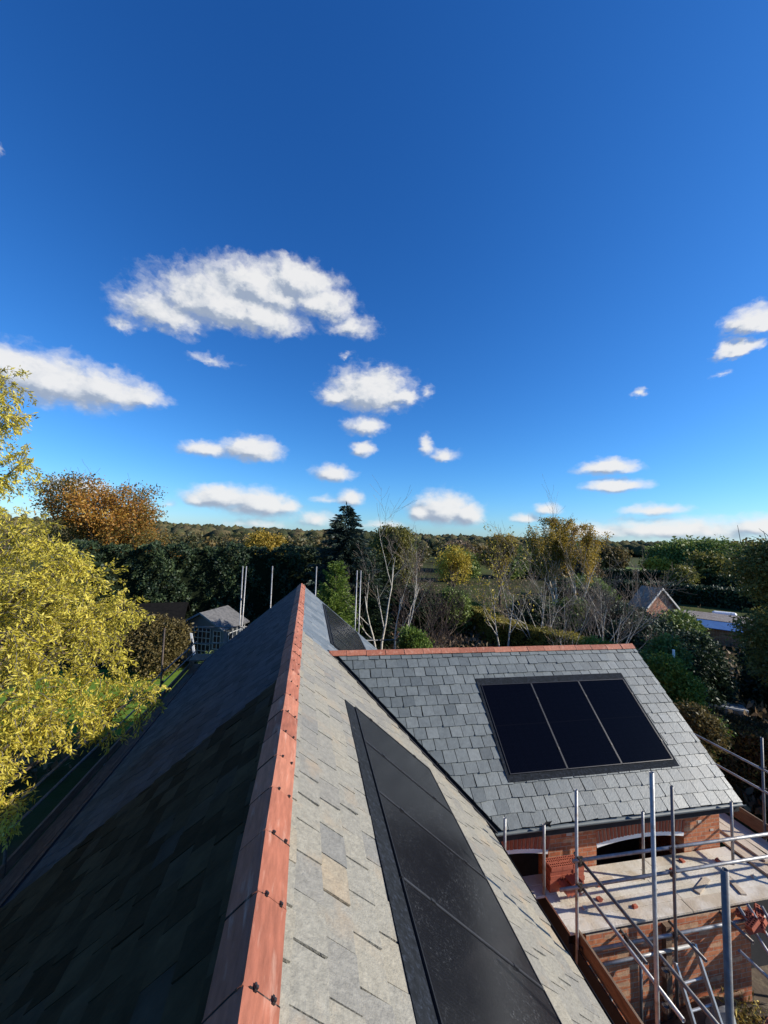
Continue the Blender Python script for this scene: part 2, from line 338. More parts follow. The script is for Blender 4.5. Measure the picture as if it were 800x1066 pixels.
def ridge(name, y_or_x, a0, a1, axis, apex, pitch, parent, seed, L=.45, start=0, fl=.2, clips=True, crest=.035):
    rg = random.Random(seed); mb = MB(); cl = MB()
    u = start
    while u < a1-.05:
        lo, hi = max(u, a0), min(u+L, a1)
        u += L
        if hi-lo < .05: continue
        dz = rg.gauss(0,.0025); t = .1+.9*rg.random(); fj = fl*(1+rg.gauss(0,.018)); sk = rg.gauss(0,.0032)
        def prof(off, f):
            pts = []
            for s in (-1,1):
                dv = (s*cos(pitch), -sin(pitch)); nv = (s*sin(pitch), cos(pitch))
                q = []
                for d in (f, crest*1.2, crest*.5):
                    q.append((dv[0]*d+nv[0]*off, dv[1]*d+nv[1]*off - (0 if d > crest else .002)))
                pts.append(q)
            top = (0, off/cos(pitch)-.010)
            return pts[0]+[top]+pts[1][::-1]
        outer = prof(.034, fj); inner = prof(.018, fj-.002)
        n = len(outer); sec = outer+inner[::-1]
        Vs = []
        for k, uu in enumerate((lo+.0025, lo+.02, hi-.02, hi-.0025)):
            e = .003 if k in (0,) else 0
            for (px, pz) in sec:
                c = apex[0] if axis == 'y' else apex[1]
                z = apex[1 if axis == 'y' else 2] if False else apex[2]+pz+dz+e+(.004 if k > 1 else 0)
                if axis == 'y': Vs.append((apex[0]+px+sk*(k-1.5), uu, z))
                else: Vs.append((uu, apex[1]+px+sk*(k-1.5), z))
        m = len(sec); F = []
        for k in range(3):
            for j in range(m): F.append((k*m+j, k*m+(j+1)%m, (k+1)*m+(j+1)%m, (k+1)*m+j))
        F.append(tuple(range(m))[::-1]); F.append(tuple(3*m+j for j in range(m)))
        mb.add(Vs, F, t)
        if clips and hi < a1-.01:
            for s, d in ((1, .032), (1, .135)):
                dv = Vector((s*cos(pitch), 0, -sin(pitch))); nv = Vector((s*sin(pitch), 0, cos(pitch))); al = Vector((0,1,0))
                if axis == 'x': dv = Vector((0, dv.x, dv.z)); nv = Vector((0, nv.x, nv.z)); al = Vector((1,0,0))
                c = Vector((apex[0], hi, apex[2])) if axis == 'y' else Vector((hi, apex[1], apex[2]))
                c = c+dv*d+nv*.043; kc = MB()
                kc.obox(c, dv*.007, al*.010, nv*.005); kc.obox(c+nv*.009, dv*.006, al*.006, nv*.005)
                kc.obox(c+al*.0145-nv*.003, dv*.005, al*.012, nv*.004); kc.build('ridge_clip', M['black'], parent)
        # dark mortar seam
        for s in (-1,1):
            dv = Vector((s*cos(pitch), 0, -sin(pitch))); nv = Vector((s*sin(pitch), 0, cos(pitch))); al = Vector((0,1,0))
            if axis == 'x': dv = Vector((0, dv.x, dv.z)); nv = Vector((0, nv.x, nv.z)); al = Vector((1,0,0))
            c = Vector((apex[0], hi, apex[2])) if axis == 'y' else Vector((hi, apex[1], apex[2]))
            mb.obox(c+dv*fl*.5+nv*.029, dv*fl*.485, al*.005, nv*.0095, t=0)
    o = mb.build(name, M['terracotta'], parent)
    pass
    return o
ridge('terracotta_ridge', 0, YN, YF, 'y', (AX, 0, RZ), PR, roof, 5, start=1.876-.45*11, fl=.18)

wmb = MB(); wmb.prism([(WY-WW+.05, WZE-.05), (WY, WZ-.06), (WY+WW-.05, WZE-.05), (WY+WW-.1, WZE-.12), (WY-WW+.1, WZE-.12)], XL+.1, WX-.03, axis='x')
wroof = wmb.build('wing_roof', M['felt'], house)
# valley runs from (XL at the ridge) to (XV at the eave); slates are cut back from it
vx = (XV-XL); vk = vx/WSL
gapv = .10
nv = sqrt(1+vk*vk)
slates('wing_slating', (0, WY, WZ), (1,0,0), (0,-cos(PW),-sin(PW)), (0,-sin(PW),cos(PW)), XL-.1, WX, WSL, .2155, .25, M['slate_new'], wroof, 11, th=.011, tilt=.018, rnd=1.7, gap=.0065,
       hp=[(-1, vk, -(XL+gapv*nv))])
slates('wing_back_slating', (0, WY, WZ), (1,0,0), (0,cos(PW),-sin(PW)), (0,sin(PW),cos(PW)), XL-.1, WX, WSL, .2155, .25, M['slate_new'], wroof, 12, hp=[(-1, vk, -(XL+gapv*nv))])
ridge('terracotta_ridge', 0, XL-.05, WX, 'x', (0, WY, WZ), PW, wroof, 6, start=XL-.05, fl=.12, clips=False)
# valley lining, just proud of the main slating
P0 = Vector((XL, WY, WZ)); P1 = Vector((XV, WY-WW, WZE)); d = (P1-P0).normalized(); nm = Vector((sin(PR),0,cos(PR)))
sd_ = nm.cross(d).normalized()
if sd_.x < 0: sd_ = -sd_
MB().obox((P0+P1)/2+nm*.022+sd_*.06, d*((P1-P0).length/2+.05), sd_*.09, nm*.006).build('valley_lining', M['felt'], wroof)
# eaves: gutter, fascia
yE = WY-WW
MB().box((XV+.0, yE+.03, WZE-.20), (WX-.02, yE+.06, WZE-.035)).build('fascia', M['felt'], wroof)
gm = MB()
sec = [(cos(a)*.042, sin(a)*.042) for a in np.linspace(pi, 2*pi, 9)]; sec2 = [(cos(a)*.037, sin(a)*.037) for a in np.linspace(2*pi, pi, 9)]
gm.prism([(yE-.02+a, WZE-.024+b) for a,b in sec+sec2], XV+.02, WX+.03, axis='x')
gm.build('gutter', M['gutter'], wroof)
bm_ = MB()
rg = random.Random(5)
lump = []
for k in range(9): lump.append((4.35+rg.uniform(-.09,.09), yE-.04+rg.uniform(-.03,.05), WZE+.02+rg.uniform(-.02,.06)))
bm_.add(lump+[(4.35, yE-.02, WZE-.01)], [(i, (i+1)%9, 9) for i in range(9)]+[(0,3,6),(1,4,7),(2,5,8)])
o = bm_.build('felt_scrap', M['black'], origin=(4.35, yE, WZE)); tag(o, 'crumpled scrap of black felt caught on the wing gutter above the left arch', 'scrap')
# verge strips
for nm_, y0 in (('near', -1), ('far', 1)):
    dv = Vector((0, y0*cos(PW), -sin(PW))); nn = Vector((0, y0*sin(PW), cos(PW)))
    MB().obox(Vector((WX-.02, WY, WZ))+dv*WSL/2-nn*.03, dv*WSL/2, (.018,0,0), nn*.022).build('verge', M['gutter'], wroof)
for s in (-1, 1):
    dv = Vector((s*cos(PR), 0, -sin(PR))); nn = Vector((s*sin(PR), 0, cos(PR)))
    MB().obox(Vector((AX, YF+.012, RZ))+dv*SL/2-nn*.02, dv*SL/2, (0,.018,0), nn*.028).build('verge', M['gutter'], roof)
    # main eaves gutters
    gm = MB(); xe = AX+s*(W_+.03)
    gm.prism([(xe+a, ZE-.03+b) for a,b in sec+sec2], YN, YF if s < 0 else WY-WW-.05)
    gm.build('gutter', M['black'], roof)

# walls ------------------------------------------------------------
WYF = 6.70                     # face of the wing wall
def arcz(x, xc, half, spring, rise):   # segmental arch soffit height
    Rr = (half*half+rise*rise)/(2*rise); return spring-(Rr-rise)+sqrt(max(Rr*Rr-(x-xc)**2, 0))
ARCH = [(3.72, .86, -5.62, .09), (6.58, .99, -5.63, .085)]    # centre, half width, spring, rise
ring = .215
mb = MB(); xs = [3.25]
xe = WX-.14; ztop = WZE-.06; wt = .30
segs = []
edges = [3.25]
for (xc, h, sp, ri) in ARCH: edges += [max(3.25, xc-h), xc+h]
edges.append(xe)
# piers and end
for a, b in ((4.58, 5.59), (7.57, xe)):
    mb.box((a, WYF, GZ), (b, WYF+wt, ztop))
for (xc, h, sp, ri) in ARCH:
    n = 16; x0, x1 = max(3.25, xc-h), xc+h
    for i in range(n):
        a, b = x0+(x1-x0)*i/n, x0+(x1-x0)*(i+1)/n
        za, zb = arcz(a, xc, h, sp, ri)+ring, arcz(b, xc, h, sp, ri)+ring
        mb.prism([(a, za), (b, zb), (b, ztop), (a, ztop)], WYF, WYF+wt)
mb.build('wing_front_wall', M['brick_x'], house)
# gable end and back of the wing
MB().prism([(WYF+wt+.002, GZ), (WY+WW-.3, GZ), (WY+WW-.3, ztop), (WY, WZ-.12), (WYF+wt+.002, ztop+.22)], xe-.3, xe-.001, axis='x').build('wing_gable_wall', M['brick_y'], house)
# main block walls
MB().prism([(AX-W_+.3, GZ), (AX-W_+.3, ZE-.1), (AX, RZ-.12), (AX+W_-.3, ZE-.1), (AX+W_-.3, GZ)], YF-.4, YF-.08).build('main_gable_wall', M['brick_x'], house)
MB().box((AX-W_+.3, YN, GZ), (AX-W_+.6, YF-.4, ZE-.1)).build('side_wall', M['brick_y'], house)
MB().box((AX+W_-.6, YN, GZ), (AX+W_-.3, WYF+.01, ZE-.1)).build('side_wall', M['brick_y'], house)
MB().box((AX+W_-.6, WY+WW-.4, GZ), (AX+W_-.3, YF-.4, ZE-.1)).build('side_wall', M['brick_y'], house)
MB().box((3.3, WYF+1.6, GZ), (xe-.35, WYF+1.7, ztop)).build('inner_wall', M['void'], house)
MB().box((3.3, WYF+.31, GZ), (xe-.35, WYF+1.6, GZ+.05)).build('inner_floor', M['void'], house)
for k, (xc, h, sp, ri) in enumerate(ARCH):
    # brick arch of soldiers
    rg = random.Random(20+k); am = MB(); wm = MB(); x0 = max(3.25, xc-h)
    Rr = (h*h+ri*ri)/(2*ri); zc = sp+ri-Rr; th0 = math.asin(h/Rr); n = int(2*h/.075)
    for i in range(n):
        a0 = -th0+2*th0*i/n; a1 = -th0+2*th0*(i+1)/n
        pts = []
        for a, r_ in ((a0+.0028, Rr), (a1-.0028, Rr), (a1-.0028, Rr+ring), (a0+.0028, Rr+ring)):
            pts.append((xc+sin(a)*r_, zc+cos(a)*r_))
        if pts[0][0] < 3.25: continue
        pr = rg.uniform(.006, .012)
        am.prism(pts, WYF-pr, WYF+.10, t=rg.random())
    win = mesh('window_opening', [(x0,WYF+.12,sp-1.2),(xc+h,WYF+.12,sp-1.2),(xc+h,WYF+.12,sp-1.17),(x0,WYF+.12,sp-1.17)]+[(x0,WYF+.28,sp-1.2),(xc+h,WYF+.28,sp-1.2),(xc+h,WYF+.28,sp-1.17),(x0,WYF+.28,sp-1.17)], [(0,1,2,3),(4,7,6,5),(0,4,5,1),(3,2,6,7)], M['white'], house)
    am.build('brick_arch', M['soldier'], win)
    mm = MB(); n2 = 20
    for i in range(n2):
        a0 = -th0+2*th0*i/n2; a1 = -th0+2*th0*(i+1)/n2
        p = [(xc+sin(a)*r_, zc+cos(a)*r_) for a, r_ in ((a0,Rr+.002),(a1,Rr+.002),(a1,Rr+ring-.002),(a0,Rr+ring-.002))]
        if p[0][0] < 3.25: continue
        mm.prism(p, WYF+.002, WYF+.2)
        q = [(xc+sin(a)*r_, zc+cos(a)*r_) for a, r_ in ((a0,Rr-.075),(a1,Rr-.075),(a1,Rr-.001),(a0,Rr-.001))]
        wm.prism(q, WYF-.003, WYF+.16)
    mm.build('arch_mortar', M['mortar_red'], win); wm.build('curved_former', M['white'], win)
# patches of pale repair mortar on the wing wall
for (x, z, w, h) in ((7.98,-5.17,.11,.07),(7.62,-5.21,.06,.05),(4.95,-5.42,.12,.07),(7.9,-5.5,.09,.05),(8.2,-5.68,.08,.04)):
    MB().box((x, WYF-.008, z), (x+w, WYF, z+h)).build('mortar_patch', M['mortar'], house)
# the low wall under the deck
MB().box((4.55, 5.68, GZ), (7.75, 5.98, -6.12)).build('porch_wall', M['brick_x'], house)
MB().box((5.95, 5.60, GZ), (6.06, 5.678, -6.13)).build('porch_post', M['timber'], house)

# flashing round the solar arrays ----------------------------------
def flash(O, U, V, Nn, u0, u1, v0, v1, parent, bt=.16, bb=.08, bs=.05):
    O, U, V, Nn = map(Vector, (O, U, V, Nn)); m_ = MB()
    def bx(a, b, c, d_, h=.026):
        m_.obox(O+U*(a+b)/2+V*(c+d_)/2+Nn*(h/2+.004), U*(b-a)/2, V*(d_-c)/2, Nn*h/2)
    bx(u0-bs, u1+bs, v0-bt, v0-.004); bx(u0-bs, u1+bs, v1+.004, v1+bb, .024)
    bx(u0-bs, u0-.004, v0-.004, v1+.004, .028); bx(u1+.004, u1+bs, v0-.004, v1+.004, .028)
    return m_.build('array_flashing', M['lead'], parent)

# ------------------------------------------------------------------ solar panels
def glassmat(name, dusty):
    m, nt, out = newmat(name); L = nt.links
    tc = N(nt, 'ShaderNodeTexCoord'); sp = N(nt, 'ShaderNodeSeparateXYZ'); L.new(tc.outputs['Object'], sp.inputs[0])
    def lines(sock, period, w, off=0):
        a = N(nt, 'ShaderNodeMath', operation='ADD'); a.inputs[1].default_value = 100*period+off; L.new(sock, a.inputs[0])
        b = N(nt, 'ShaderNodeMath', operation='MODULO'); b.inputs[1].default_value = period; L.new(a.outputs[0], b.inputs[0])
        c = N(nt, 'ShaderNodeMath', operation='LESS_THAN'); c.inputs[1].default_value = w; L.new(b.outputs[0], c.inputs[0]); return c.outputs[0]
    l1 = lines(sp.outputs['X'], .0305, .0035); l2 = lines(sp.outputs['X'], .183, .006, .003); l3 = lines(sp.outputs['Y'], .0915, .003)
    mid = lines(sp.outputs['Y'], 1.72, .022, .011)
    c = mix(nt, (.0012,.0013,.003), (.0065,.007,.013), l1)
    c = mix(nt, c, (.003,.003,.005), l2); c = mix(nt, c, (.003,.003,.006), l3); c = mix(nt, c, (.003,.003,.005), mid)
    b = N(nt, 'ShaderNodeBsdfPrincipled', Roughness=.10, IOR=1.45)
    b.inputs['Specular IOR Level'].default_value = .10 if not dusty else .45
    if dusty:
        v = tc.outputs['Object']
        n1 = noise(nt, v, 55, 3, .7); n2 = noise(nt, v, 1.3, 5, .75); n3 = noise(nt, v, 300, 2)
        r1 = ramp(nt, [(.57, (0,0,0)), (.70, (1,1,1))]); L.new(n1.outputs['Fac'], r1.inputs['Fac'])
        r2 = ramp(nt, [(.44, (.03,)*3), (.70, (1,1,1))]); L.new(n2.outputs['Fac'], r2.inputs['Fac'])
        f = mix(nt, r1.outputs['Color'], r2.outputs['Color'], 1.0, 'MULTIPLY')
        c = mix(nt, c, (.16,.165,.17), mix(nt, (0,0,0), f, .9))
        c = mix(nt, c, (.11,.11,.10), .07)
        rr = ramp(nt, [(.2, (.12,)*3), (.8, (.24,)*3)]); L.new(n2.outputs['Fac'], rr.inputs['Fac']); L.new(rr.outputs['Color'], b.inputs['Roughness'])
    L.new(c, b.inputs['Base Color']); L.new(b.outputs[0], out.inputs['Surface']); return m
M['glass'] = glassmat('dark_solar_glass', False); M['glass_dusty'] = glassmat('dusty_solar_glass', True)
M['pframe'] = surf('black_panel_frame', (.02,.02,.022), (.035,.035,.038), rough=.35, metal=.4, bump=0)
M['clamp'] = surf('bare_clamp_metal', (.05,.052,.055), (.08,.08,.084), rough=.5, metal=.2, bump=0)
def solar(label, group, c, U, V, Nn, w, l, gm, first=None):
    U, V, Nn = map(Vector, (U, V, Nn))
    Mx = Matrix((( U.x, -V.x, Nn.x), (U.y, -V.y, Nn.y), (U.z, -V.z, Nn.z))).to_euler()
    if first:
        o = first.copy(); col.objects.link(o); o['label'] = label
        for ch in first.children:
            k = ch.copy(); col.objects.link(k); k.parent = o
        o.location = c; return o
    o = thing('solar_panel', label, 'solar panel', c, group, rot=Mx)
    f = MB(); a, b, t = w/2, l/2, .012
    f.box((-a,-b,-.02),(a,-b+t,.016)); f.box((-a,b-t,-.02),(a,b,.016)); f.box((-a,-b+t,-.02),(-a+t,b-t,.0155)); f.box((a-t,-b+t,-.02),(a,b-t,.0155))
    f.build('frame', M['pframe'], o, local=True)
    mesh('glass', [(-a+t,-b+t,.010),(a-t,-b+t,.010),(a-t,b-t,.010),(-a+t,b-t,.010)], [(0,1,2,3)], gm, o, local=True)
    k = MB(); k.box((a-.001,-b+.02,-.01),(a+.007,b-.02,.0185)); k.build('joint_strip', M['clamp'], o, local=True)
    for yy in (-b*.58, b*.58): MB().box((a-.012, yy-.025, .0165), (a+.018, yy+.025, .024)).build('clamp', M['black'], o, local=True)
    return o
def array(O, U, V, Nn, u_edges, v0, v1, gm, labels, group, parent, **kw):
    Ov, Uv, Vv, Nv = map(Vector, (O, U, V, Nn)); first = None
    for (a, b), lab in zip(zip(u_edges[:-1], u_edges[1:]), labels):
        c = Ov+Uv*(a+b)/2+Vv*(v0+v1)/2+Nv*.034
        o = solar(lab, group, c, U, V, Nn, (b-a)-.012, v1-v0, gm, first); first = first or o
    flash(O, U, V, Nn, u_edges[0], u_edges[-1], v0, v1, parent, **kw)
WS = dict(O=(0, WY, WZ), U=(1,0,0), V=(0,-cos(PW),-sin(PW)), Nn=(0,-sin(PW),cos(PW)))
array(**WS, u_edges=[3.93, 5.155, 6.38, 7.605], v0=.92, v1=2.66, gm=M['glass'], labels=['glossy black solar panel on the wing roof, the one nearest the dark valley', 'glossy black solar panel between the other two on the wing roof', 'glossy black solar panel on the wing roof, nearest its outer gable edge'], group='three solar panels set in the wing roof', parent=wroof, bs=.07, bb=.12)
array(**SR, u_edges=[-.02, 1.095, 2.21, 3.325, 4.44, 5.53, 6.58], v0=1.375, v1=3.12, gm=M['glass_dusty'],
      labels=['dusty solar panel of the near row wholly below the bottom edge of the picture', 'dusty solar panel lowest on the cream slates, cut by the bottom edge', 'dusty solar panel second from the bottom, largest on the cream slates', 'dusty black solar panel third from the bottom of the picture in the long near row', 'grey-looking solar panel in the near row, next to its pointed far one', 'furthest solar panel of the long near row, a grey sliver beside the valley'],
      group='row of dusty solar panels in the cream slates', parent=roof, bt=.21, bb=.03, bs=.03)
array(**SR, u_edges=[9.95, 11.08, 12.21, 13.34, 14.47, 15.6], v0=1.2, v1=2.95, gm=M['glass_dusty'],
      labels=['solar panel of the far row, %s' % s for s in ('half hidden by the wing ridge', 'second from the wing ridge', 'in the middle of its row', 'one short of the far gable', 'the one beside the far gable edge')],
      group='far row of solar panels beyond the wing', parent=roof, bt=.1, bb=.08)

# ------------------------------------------------------------------ scaffolding
def pipe(name, p0, p1, mat, parent, r=.0242, cap=False):
    p0, p1 = Vector(p0), Vector(p1); mb = MB(); k = 14; d = (p1-p0).normalized()
    u = d.orthogonal().normalized(); w = d.cross(u); V = []
    for p in (p0, p1):
        for rr in (r, r*.83):
            for j in range(k):
                a = 2*pi*j/k; V.append(p+(u*cos(a)+w*sin(a))*rr)
    F = []
    for j in range(k):
        n = (j+1)%k
        F += [(j, n, 2*k+n, 2*k+j), (k+n, k+j, 3*k+j, 3*k+n), (n, j, k+j, k+n), (2*k+j, 2*k+n, 3*k+n, 3*k+j)]
    o = mesh(name, V, F, mat, parent)
    o.data.polygons.foreach_set('use_smooth', [i % 4 < 2 for i in range(len(F))])
    return o
def coupler(p, parent, d1=(1,0,0), d2=(0,0,1)):
    p, a, b = Vector(p), Vector(d1).normalized(), Vector(d2).normalized(); n = a.cross(b).normalized(); m_ = MB()
    m_.tube([p-a*.03, p+a*.03], .034, 10); m_.tube([p-b*.03, p+b*.03], .036, 10)
    m_.obox(p+n*.03, a*.02, b*.035, n*.022)
    for s in (-1, 1):
        m_.tube([p+n*.03+a*s*.03, p+n*.03+a*s*.03+b*.055], .008, 6); m_.obox(p+n*.03+a*s*.03+b*.052, a*.013, b*.007, n*.013)
    return m_.build('coupler', M['coupler'], parent)
sc = thing('scaffolding', 'galvanised tube scaffolding with a pale dusty deck in front of the brick wing', 'scaffolding', (6, 5.6, GZ))
G = M['galv']; GD = M['galv_dull']
pipe('standard', (4.36, 5.62, GZ), (4.31, 5.6, -3.86), G, sc)
pipe('standard', (4.22, 4.06, GZ), (4.10, 4.02, -2.66), G, sc)
pipe('standard', (6.05, 5.50, GZ), (5.97, 5.48, -3.87), GD, sc)
pipe('standard', (3.50, 2.68, GZ), (3.44, 2.70, -2.60), GD, sc, r=.027)
for (x, y, z) in ((3.44, 6.22, -4.62), (4.22, 6.30, -4.86), (6.22, 6.30, -4.84), (8.22, 6.30, -4.86)):
    pipe('standard', (x+.01, y, -6.0), (x, y, z), G, sc)
pipe('standard', (9.62, 6.72, GZ), (9.58, 6.70, -3.95), GD, sc)
pipe('standard', (9.62, 9.6, GZ), (9.62, 9.6, -4.3), GD, sc)
yR = 5.56
pipe('guard_rail', (4.22, yR, -4.88), (10.6, yR, -4.90), G, sc)
pipe('guard_rail', (4.0, yR, -5.27), (10.6, yR, -5.25), G, sc)
pipe('ledger', (4.46, yR-.02, -6.19), (9.4, yR-.02, -6.19), G, sc)
pipe('ledger', (4.46, yR-.02, -6.43), (6.35, yR-.02, -6.41), G, sc)
pipe('guard_rail', (4.40, 5.75, -4.93), (4.36, 2.9, -4.90), GD, sc)
pipe('guard_rail', (4.40, 5.65, -5.30), (4.36, 3.9, -5.28), G, sc)
pipe('guard_rail', (9.58, 5.4, -4.60), (9.58, 10.2, -4.60), G, sc)
pipe('guard_rail', (9.58, 5.4, -5.02), (9.58, 10.2, -5.05), G, sc)
for (x, y0, y1) in ((5.18, 6.1, 5.2), (6.10, 6.1, 5.08), (7.12, 6.1, 5.18), (8.3, 6.1, 5.2)):
    pipe('transom', (x, y0, -6.14), (x, y1, -6.14), GD, sc)
pipe('standard', (4.62, 5.25, -6.95), (4.60, 5.25, -6.32), G, sc)
pipe('standard', (5.32, 5.45, -7.6), (5.32, 5.45, -6.38), GD, sc)
for p, a, b in (((4.34,5.58,-4.88),(1,0,0),(0,0,1)), ((4.34,5.58,-5.27),(1,0,0),(0,0,1)), ((6.0,5.52,-4.89),(1,0,0),(0,0,1)), ((6.0,5.52,-5.26),(1,0,0),(0,0,1)), ((6.02,5.52,-6.19),(1,0,0),(0,0,1)),
                ((4.36,5.6,-4.96),(0,1,0),(0,0,1)), ((4.36,5.6,-5.33),(0,1,0),(0,0,1)), ((4.27,4.04,-4.91),(0,1,0),(0,0,1)), ((4.27,4.04,-5.29),(0,1,0),(0,0,1)), ((9.6,6.71,-4.6),(0,1,0),(0,0,1)), ((9.6,6.71,-5.03),(0,1,0),(0,0,1)),
                ((4.4,5.58,-6.19),(1,0,0),(0,0,1)), ((5.18,5.56,-6.16),(1,0,0),(0,1,0)), ((7.12,5.56,-6.16),(1,0,0),(0,1,0)), ((5.32,5.5,-6.42),(1,0,0),(0,0,1))):
    coupler(p, sc, a, b)
rg = random.Random(9)
# deck boards: six wide boards along the wing wall, in two lengths
for row in range(5):
    ya = 5.64+row*.212; yb = ya+.208
    if row == 4: yb = WYF-.02
    for (xa, xb) in ((4.24 if row < 3 else 3.9, 6.55+rg.uniform(-.3,.3)), (None, 8.55)):
        if xa is None: xa = last+.008
        last = xb
        z = -6.0+rg.uniform(-.002,.002)
        o = MB().box((xa, ya, z-.038), (xb, yb, z), t=rg.random()).build('deck_board', M['deck'], sc); bevel(o, .003, 1)
for k in range(4):
    xa = 8.58+k*.235; o = MB().box((xa, 5.5+rg.uniform(0,.1), -6.0), (xa+.222, 10.0, -5.962+k*.001), t=rg.random(), rot=rg.uniform(-.006,.006)).build('deck_board', M['plank'], sc); bevel(o, .003, 1)
for (xa, ya, ang, ln) in ((8.9, 6.2, .05, 2.6), (9.15, 5.9, -.03, 1.8)):
    MB().box((xa-.11, ya, -5.958), (xa+.11, ya+ln, -5.92), t=.9, rot=ang).build('deck_board', M['plank'], sc)
MB().box((4.255, 5.70, GZ), (4.27, WYF-.03, -6.05)).build('added_shade_sheet', M['felt'], sc)  # dark sheets added so the gap below the deck reads as black shade
MB().box((4.33, 2.2, GZ), (4.345, 5.69, -6.20)).build('added_shade_sheet', M['felt'], sc)
MB().box((4.256, 5.682, GZ), (4.344, 5.695, -6.20)).build('added_shade_sheet', M['felt'], sc)
o = MB().box((4.385, 2.6, -6.235), (4.423, 5.69, -6.0)).build('toe_board', M['timber'], sc); bevel(o, .004, 1)
o = MB().box((9.60, 5.2, -5.96), (9.64, 10.1, -5.68)).build('toe_board', M['timber'], sc); bevel(o, .004, 1)
for (x, y, zt) in ((9.1, 4.35, -4.2), (10.7, 5.56, -3.9), (10.7, 4.3, -4.0)): pipe('standard', (x, y, GZ), (x, y, zt), G, sc)  # out-of-view scaffold parts added to cast shadow bands on the deck
MB().box((9.15, 4.38, -5.50), (11.6, 4.42, -5.26)).build('toe_board', M['timber'], sc)  # unseen upright board added for the wide shadow band
pipe('guard_rail', (8.9, 4.35, -4.9), (11.6, 4.35, -4.9), G, sc)
pipe('brace', (8.7, 5.55, -6.1), (10.8, 5.55, -4.1), G, sc)
MB().box((7.76, 6.60, GZ), (9.55, 6.615, -6.06)).build('added_shade_sheet', M['felt'], sc)  # another added dark sheet, backing the shade under the right end
for (xa, ya, ln, ang) in ((7.15, 6.0, .5, .4), (7.75, 5.9, .35, 1.3), (5.35, 6.35, .6, .1)): MB().box((xa-ln/2, ya-.045, -5.997), (xa+ln/2, ya+.045, -5.97), t=.7, rot=ang).build('offcut_board', M['plank'], sc)
MB().box((9.52, 4.9, -6.04), (11.3, 5.6, -6.0), t=.6).build('deck_board', M['deck'], sc)
MB().box((8.56, 4.95, -6.05), (9.5, 5.63, -6.01), t=.3).build('deck_board', M['deck'], sc)

# scaffolding on the shaded left eave
sl = thing('scaffolding', 'shadowed scaffolding walkway with two rails along the left eave behind the yellow tree', 'scaffolding', (-4.4, 11, GZ))
for (x, y, zt) in ((-4.4, 7.3, -4.2), (-4.4, 10.4, -4.2), (-4.42, 13.75, -3.15), (-4.4, 16.9, -4.3)):
    pipe('standard', (x, y, GZ), (x, y, zt), M['coupler'], sl)
pipe('guard_rail', (-4.4, 5.6, -4.42), (-4.4, 17.6, -4.62), GD, sl)
pipe('guard_rail', (-4.4, 5.6, -4.76), (-4.4, 17.6, -5.0), GD, sl)
for y in (10.4, 13.75, 16.9): pipe('transom', (-4.5, y, -5.5), (-3.5, y, -5.5), GD, sl)
pipe('transom', (-6.0, 13.7, -5.35), (-4.3, 13.7, -5.35), GD, sl)
MB().box((-4.42, 5.6, -5.42), (-4.38, 17.4, -5.24)).build('toe_board', M['timber'], sl)
for k in range(3):
    MB().box((-4.36+k*.235, 5.6, -5.46), (-4.36+k*.235+.225, 17.3, -5.42), t=.2).build('deck_board', M['timber'], sl)
for y in (7.3, 10.4, 13.75, 16.9):
    coupler((-4.4, y, -4.5), sl, (0,1,0), (0,0,1)); coupler((-4.4, y, -4.86), sl, (0,1,0), (0,0,1))
pk = MB().obox((-3.85, 8.1, -5.38), (.10,.03,0), (-.05,.2,0), (0,0,.012)).build('slate_offcut', M['slate_new'], origin=(-3.85,8.1,-5.39)); tag(pk, 'loose grey slate lying on the dark walkway boards of the left scaffold', 'slate')

# tubes standing behind the far gable
sf = thing('scaffolding', 'tall bare scaffold poles rising behind the far gable in front of the dark hedge', 'scaffolding', (0, 17.1, GZ))
for (x, zt, bx_) in ((-2.64, -1.40, .0), (-2.50, -1.40, -.11), (-1.44, -1.38, .0), (.41, -1.36, 0), (2.19, -1.5, 0), (2.36, -1.5, 0)):
    pipe('standard', (x+bx_, 17.1, GZ), (x, 17.1, zt), G, sf)
pipe('ledger', (-4.4, 17.06, -4.55), (4.2, 17.06, -4.55), GD, sf)
pipe('guard_rail', (-4.4, 17.06, -3.9), (-2.2, 17.06, -3.9), GD, sf)
for k in range(4): MB().box((-4.3, 16.25+k*.21, -5.0), (4.2, 16.45+k*.21, -4.96), t=.3).build('deck_board', M['timber'], sf)
coupler((-2.57, 17.08, -2.75), sf, (1,0,0), (0,0,1)); coupler((-2.66, 17.08, -3.9), sf, (1,0,0), (0,0,1))
o = MB().obox((-5.0, 19.4, -5.2), (.05,0,-.01), (0,.02,0), (.10,0,-.50)).build('timber_plank', M['white'], origin=(-5.5,19.4,-5.9)); tag(o, 'pale plank leaning upright in front of the garden shed', 'plank')

for k in range(5):
    o = MB().obox((8.25+.02*k, 5.75-.25*k, GZ+.06+.2*(k % 3)), (.85,.10+.03*k,0), (-.01,.09,0), (0,0,.045), t=.4).build('timber_plank', M['timber'], origin=(8.25, 5.75-.25*k, GZ)); tag(o, 'brown plank lying in the dark under the right end of the deck', 'plank', 'planks stored under the deck')
# ladder -----------------------------------------------------------
lad = thing('ladder', 'aluminium ladder leaning against the brick wall beneath the scaffold deck', 'ladder', (6.0, 4.4, GZ))
top = Vector((5.76, 5.28, -6.30)); dn = Vector((.0, -.53, -1)).normalized()
sidev = Vector((.39, .0, .02))
for s in (0, 1):
    p = top+sidev*s+(Vector((0,.03,.16)) if s else Vector((0,0,0))); L_ = (p.z-GZ)/-dn.z
    o = MB().obox(p+dn*L_/2, (.017,0,0), dn*L_/2, Vector((0,1,-.53)).normalized()*.034).build('stile', M['alu'], lad); bevel(o, .005, 2)
for k in range(9):
    p = top+dn*(.22+k*.27); MB().tube([p, p+sidev], .017, 10).build('rung', M['alu'], lad)

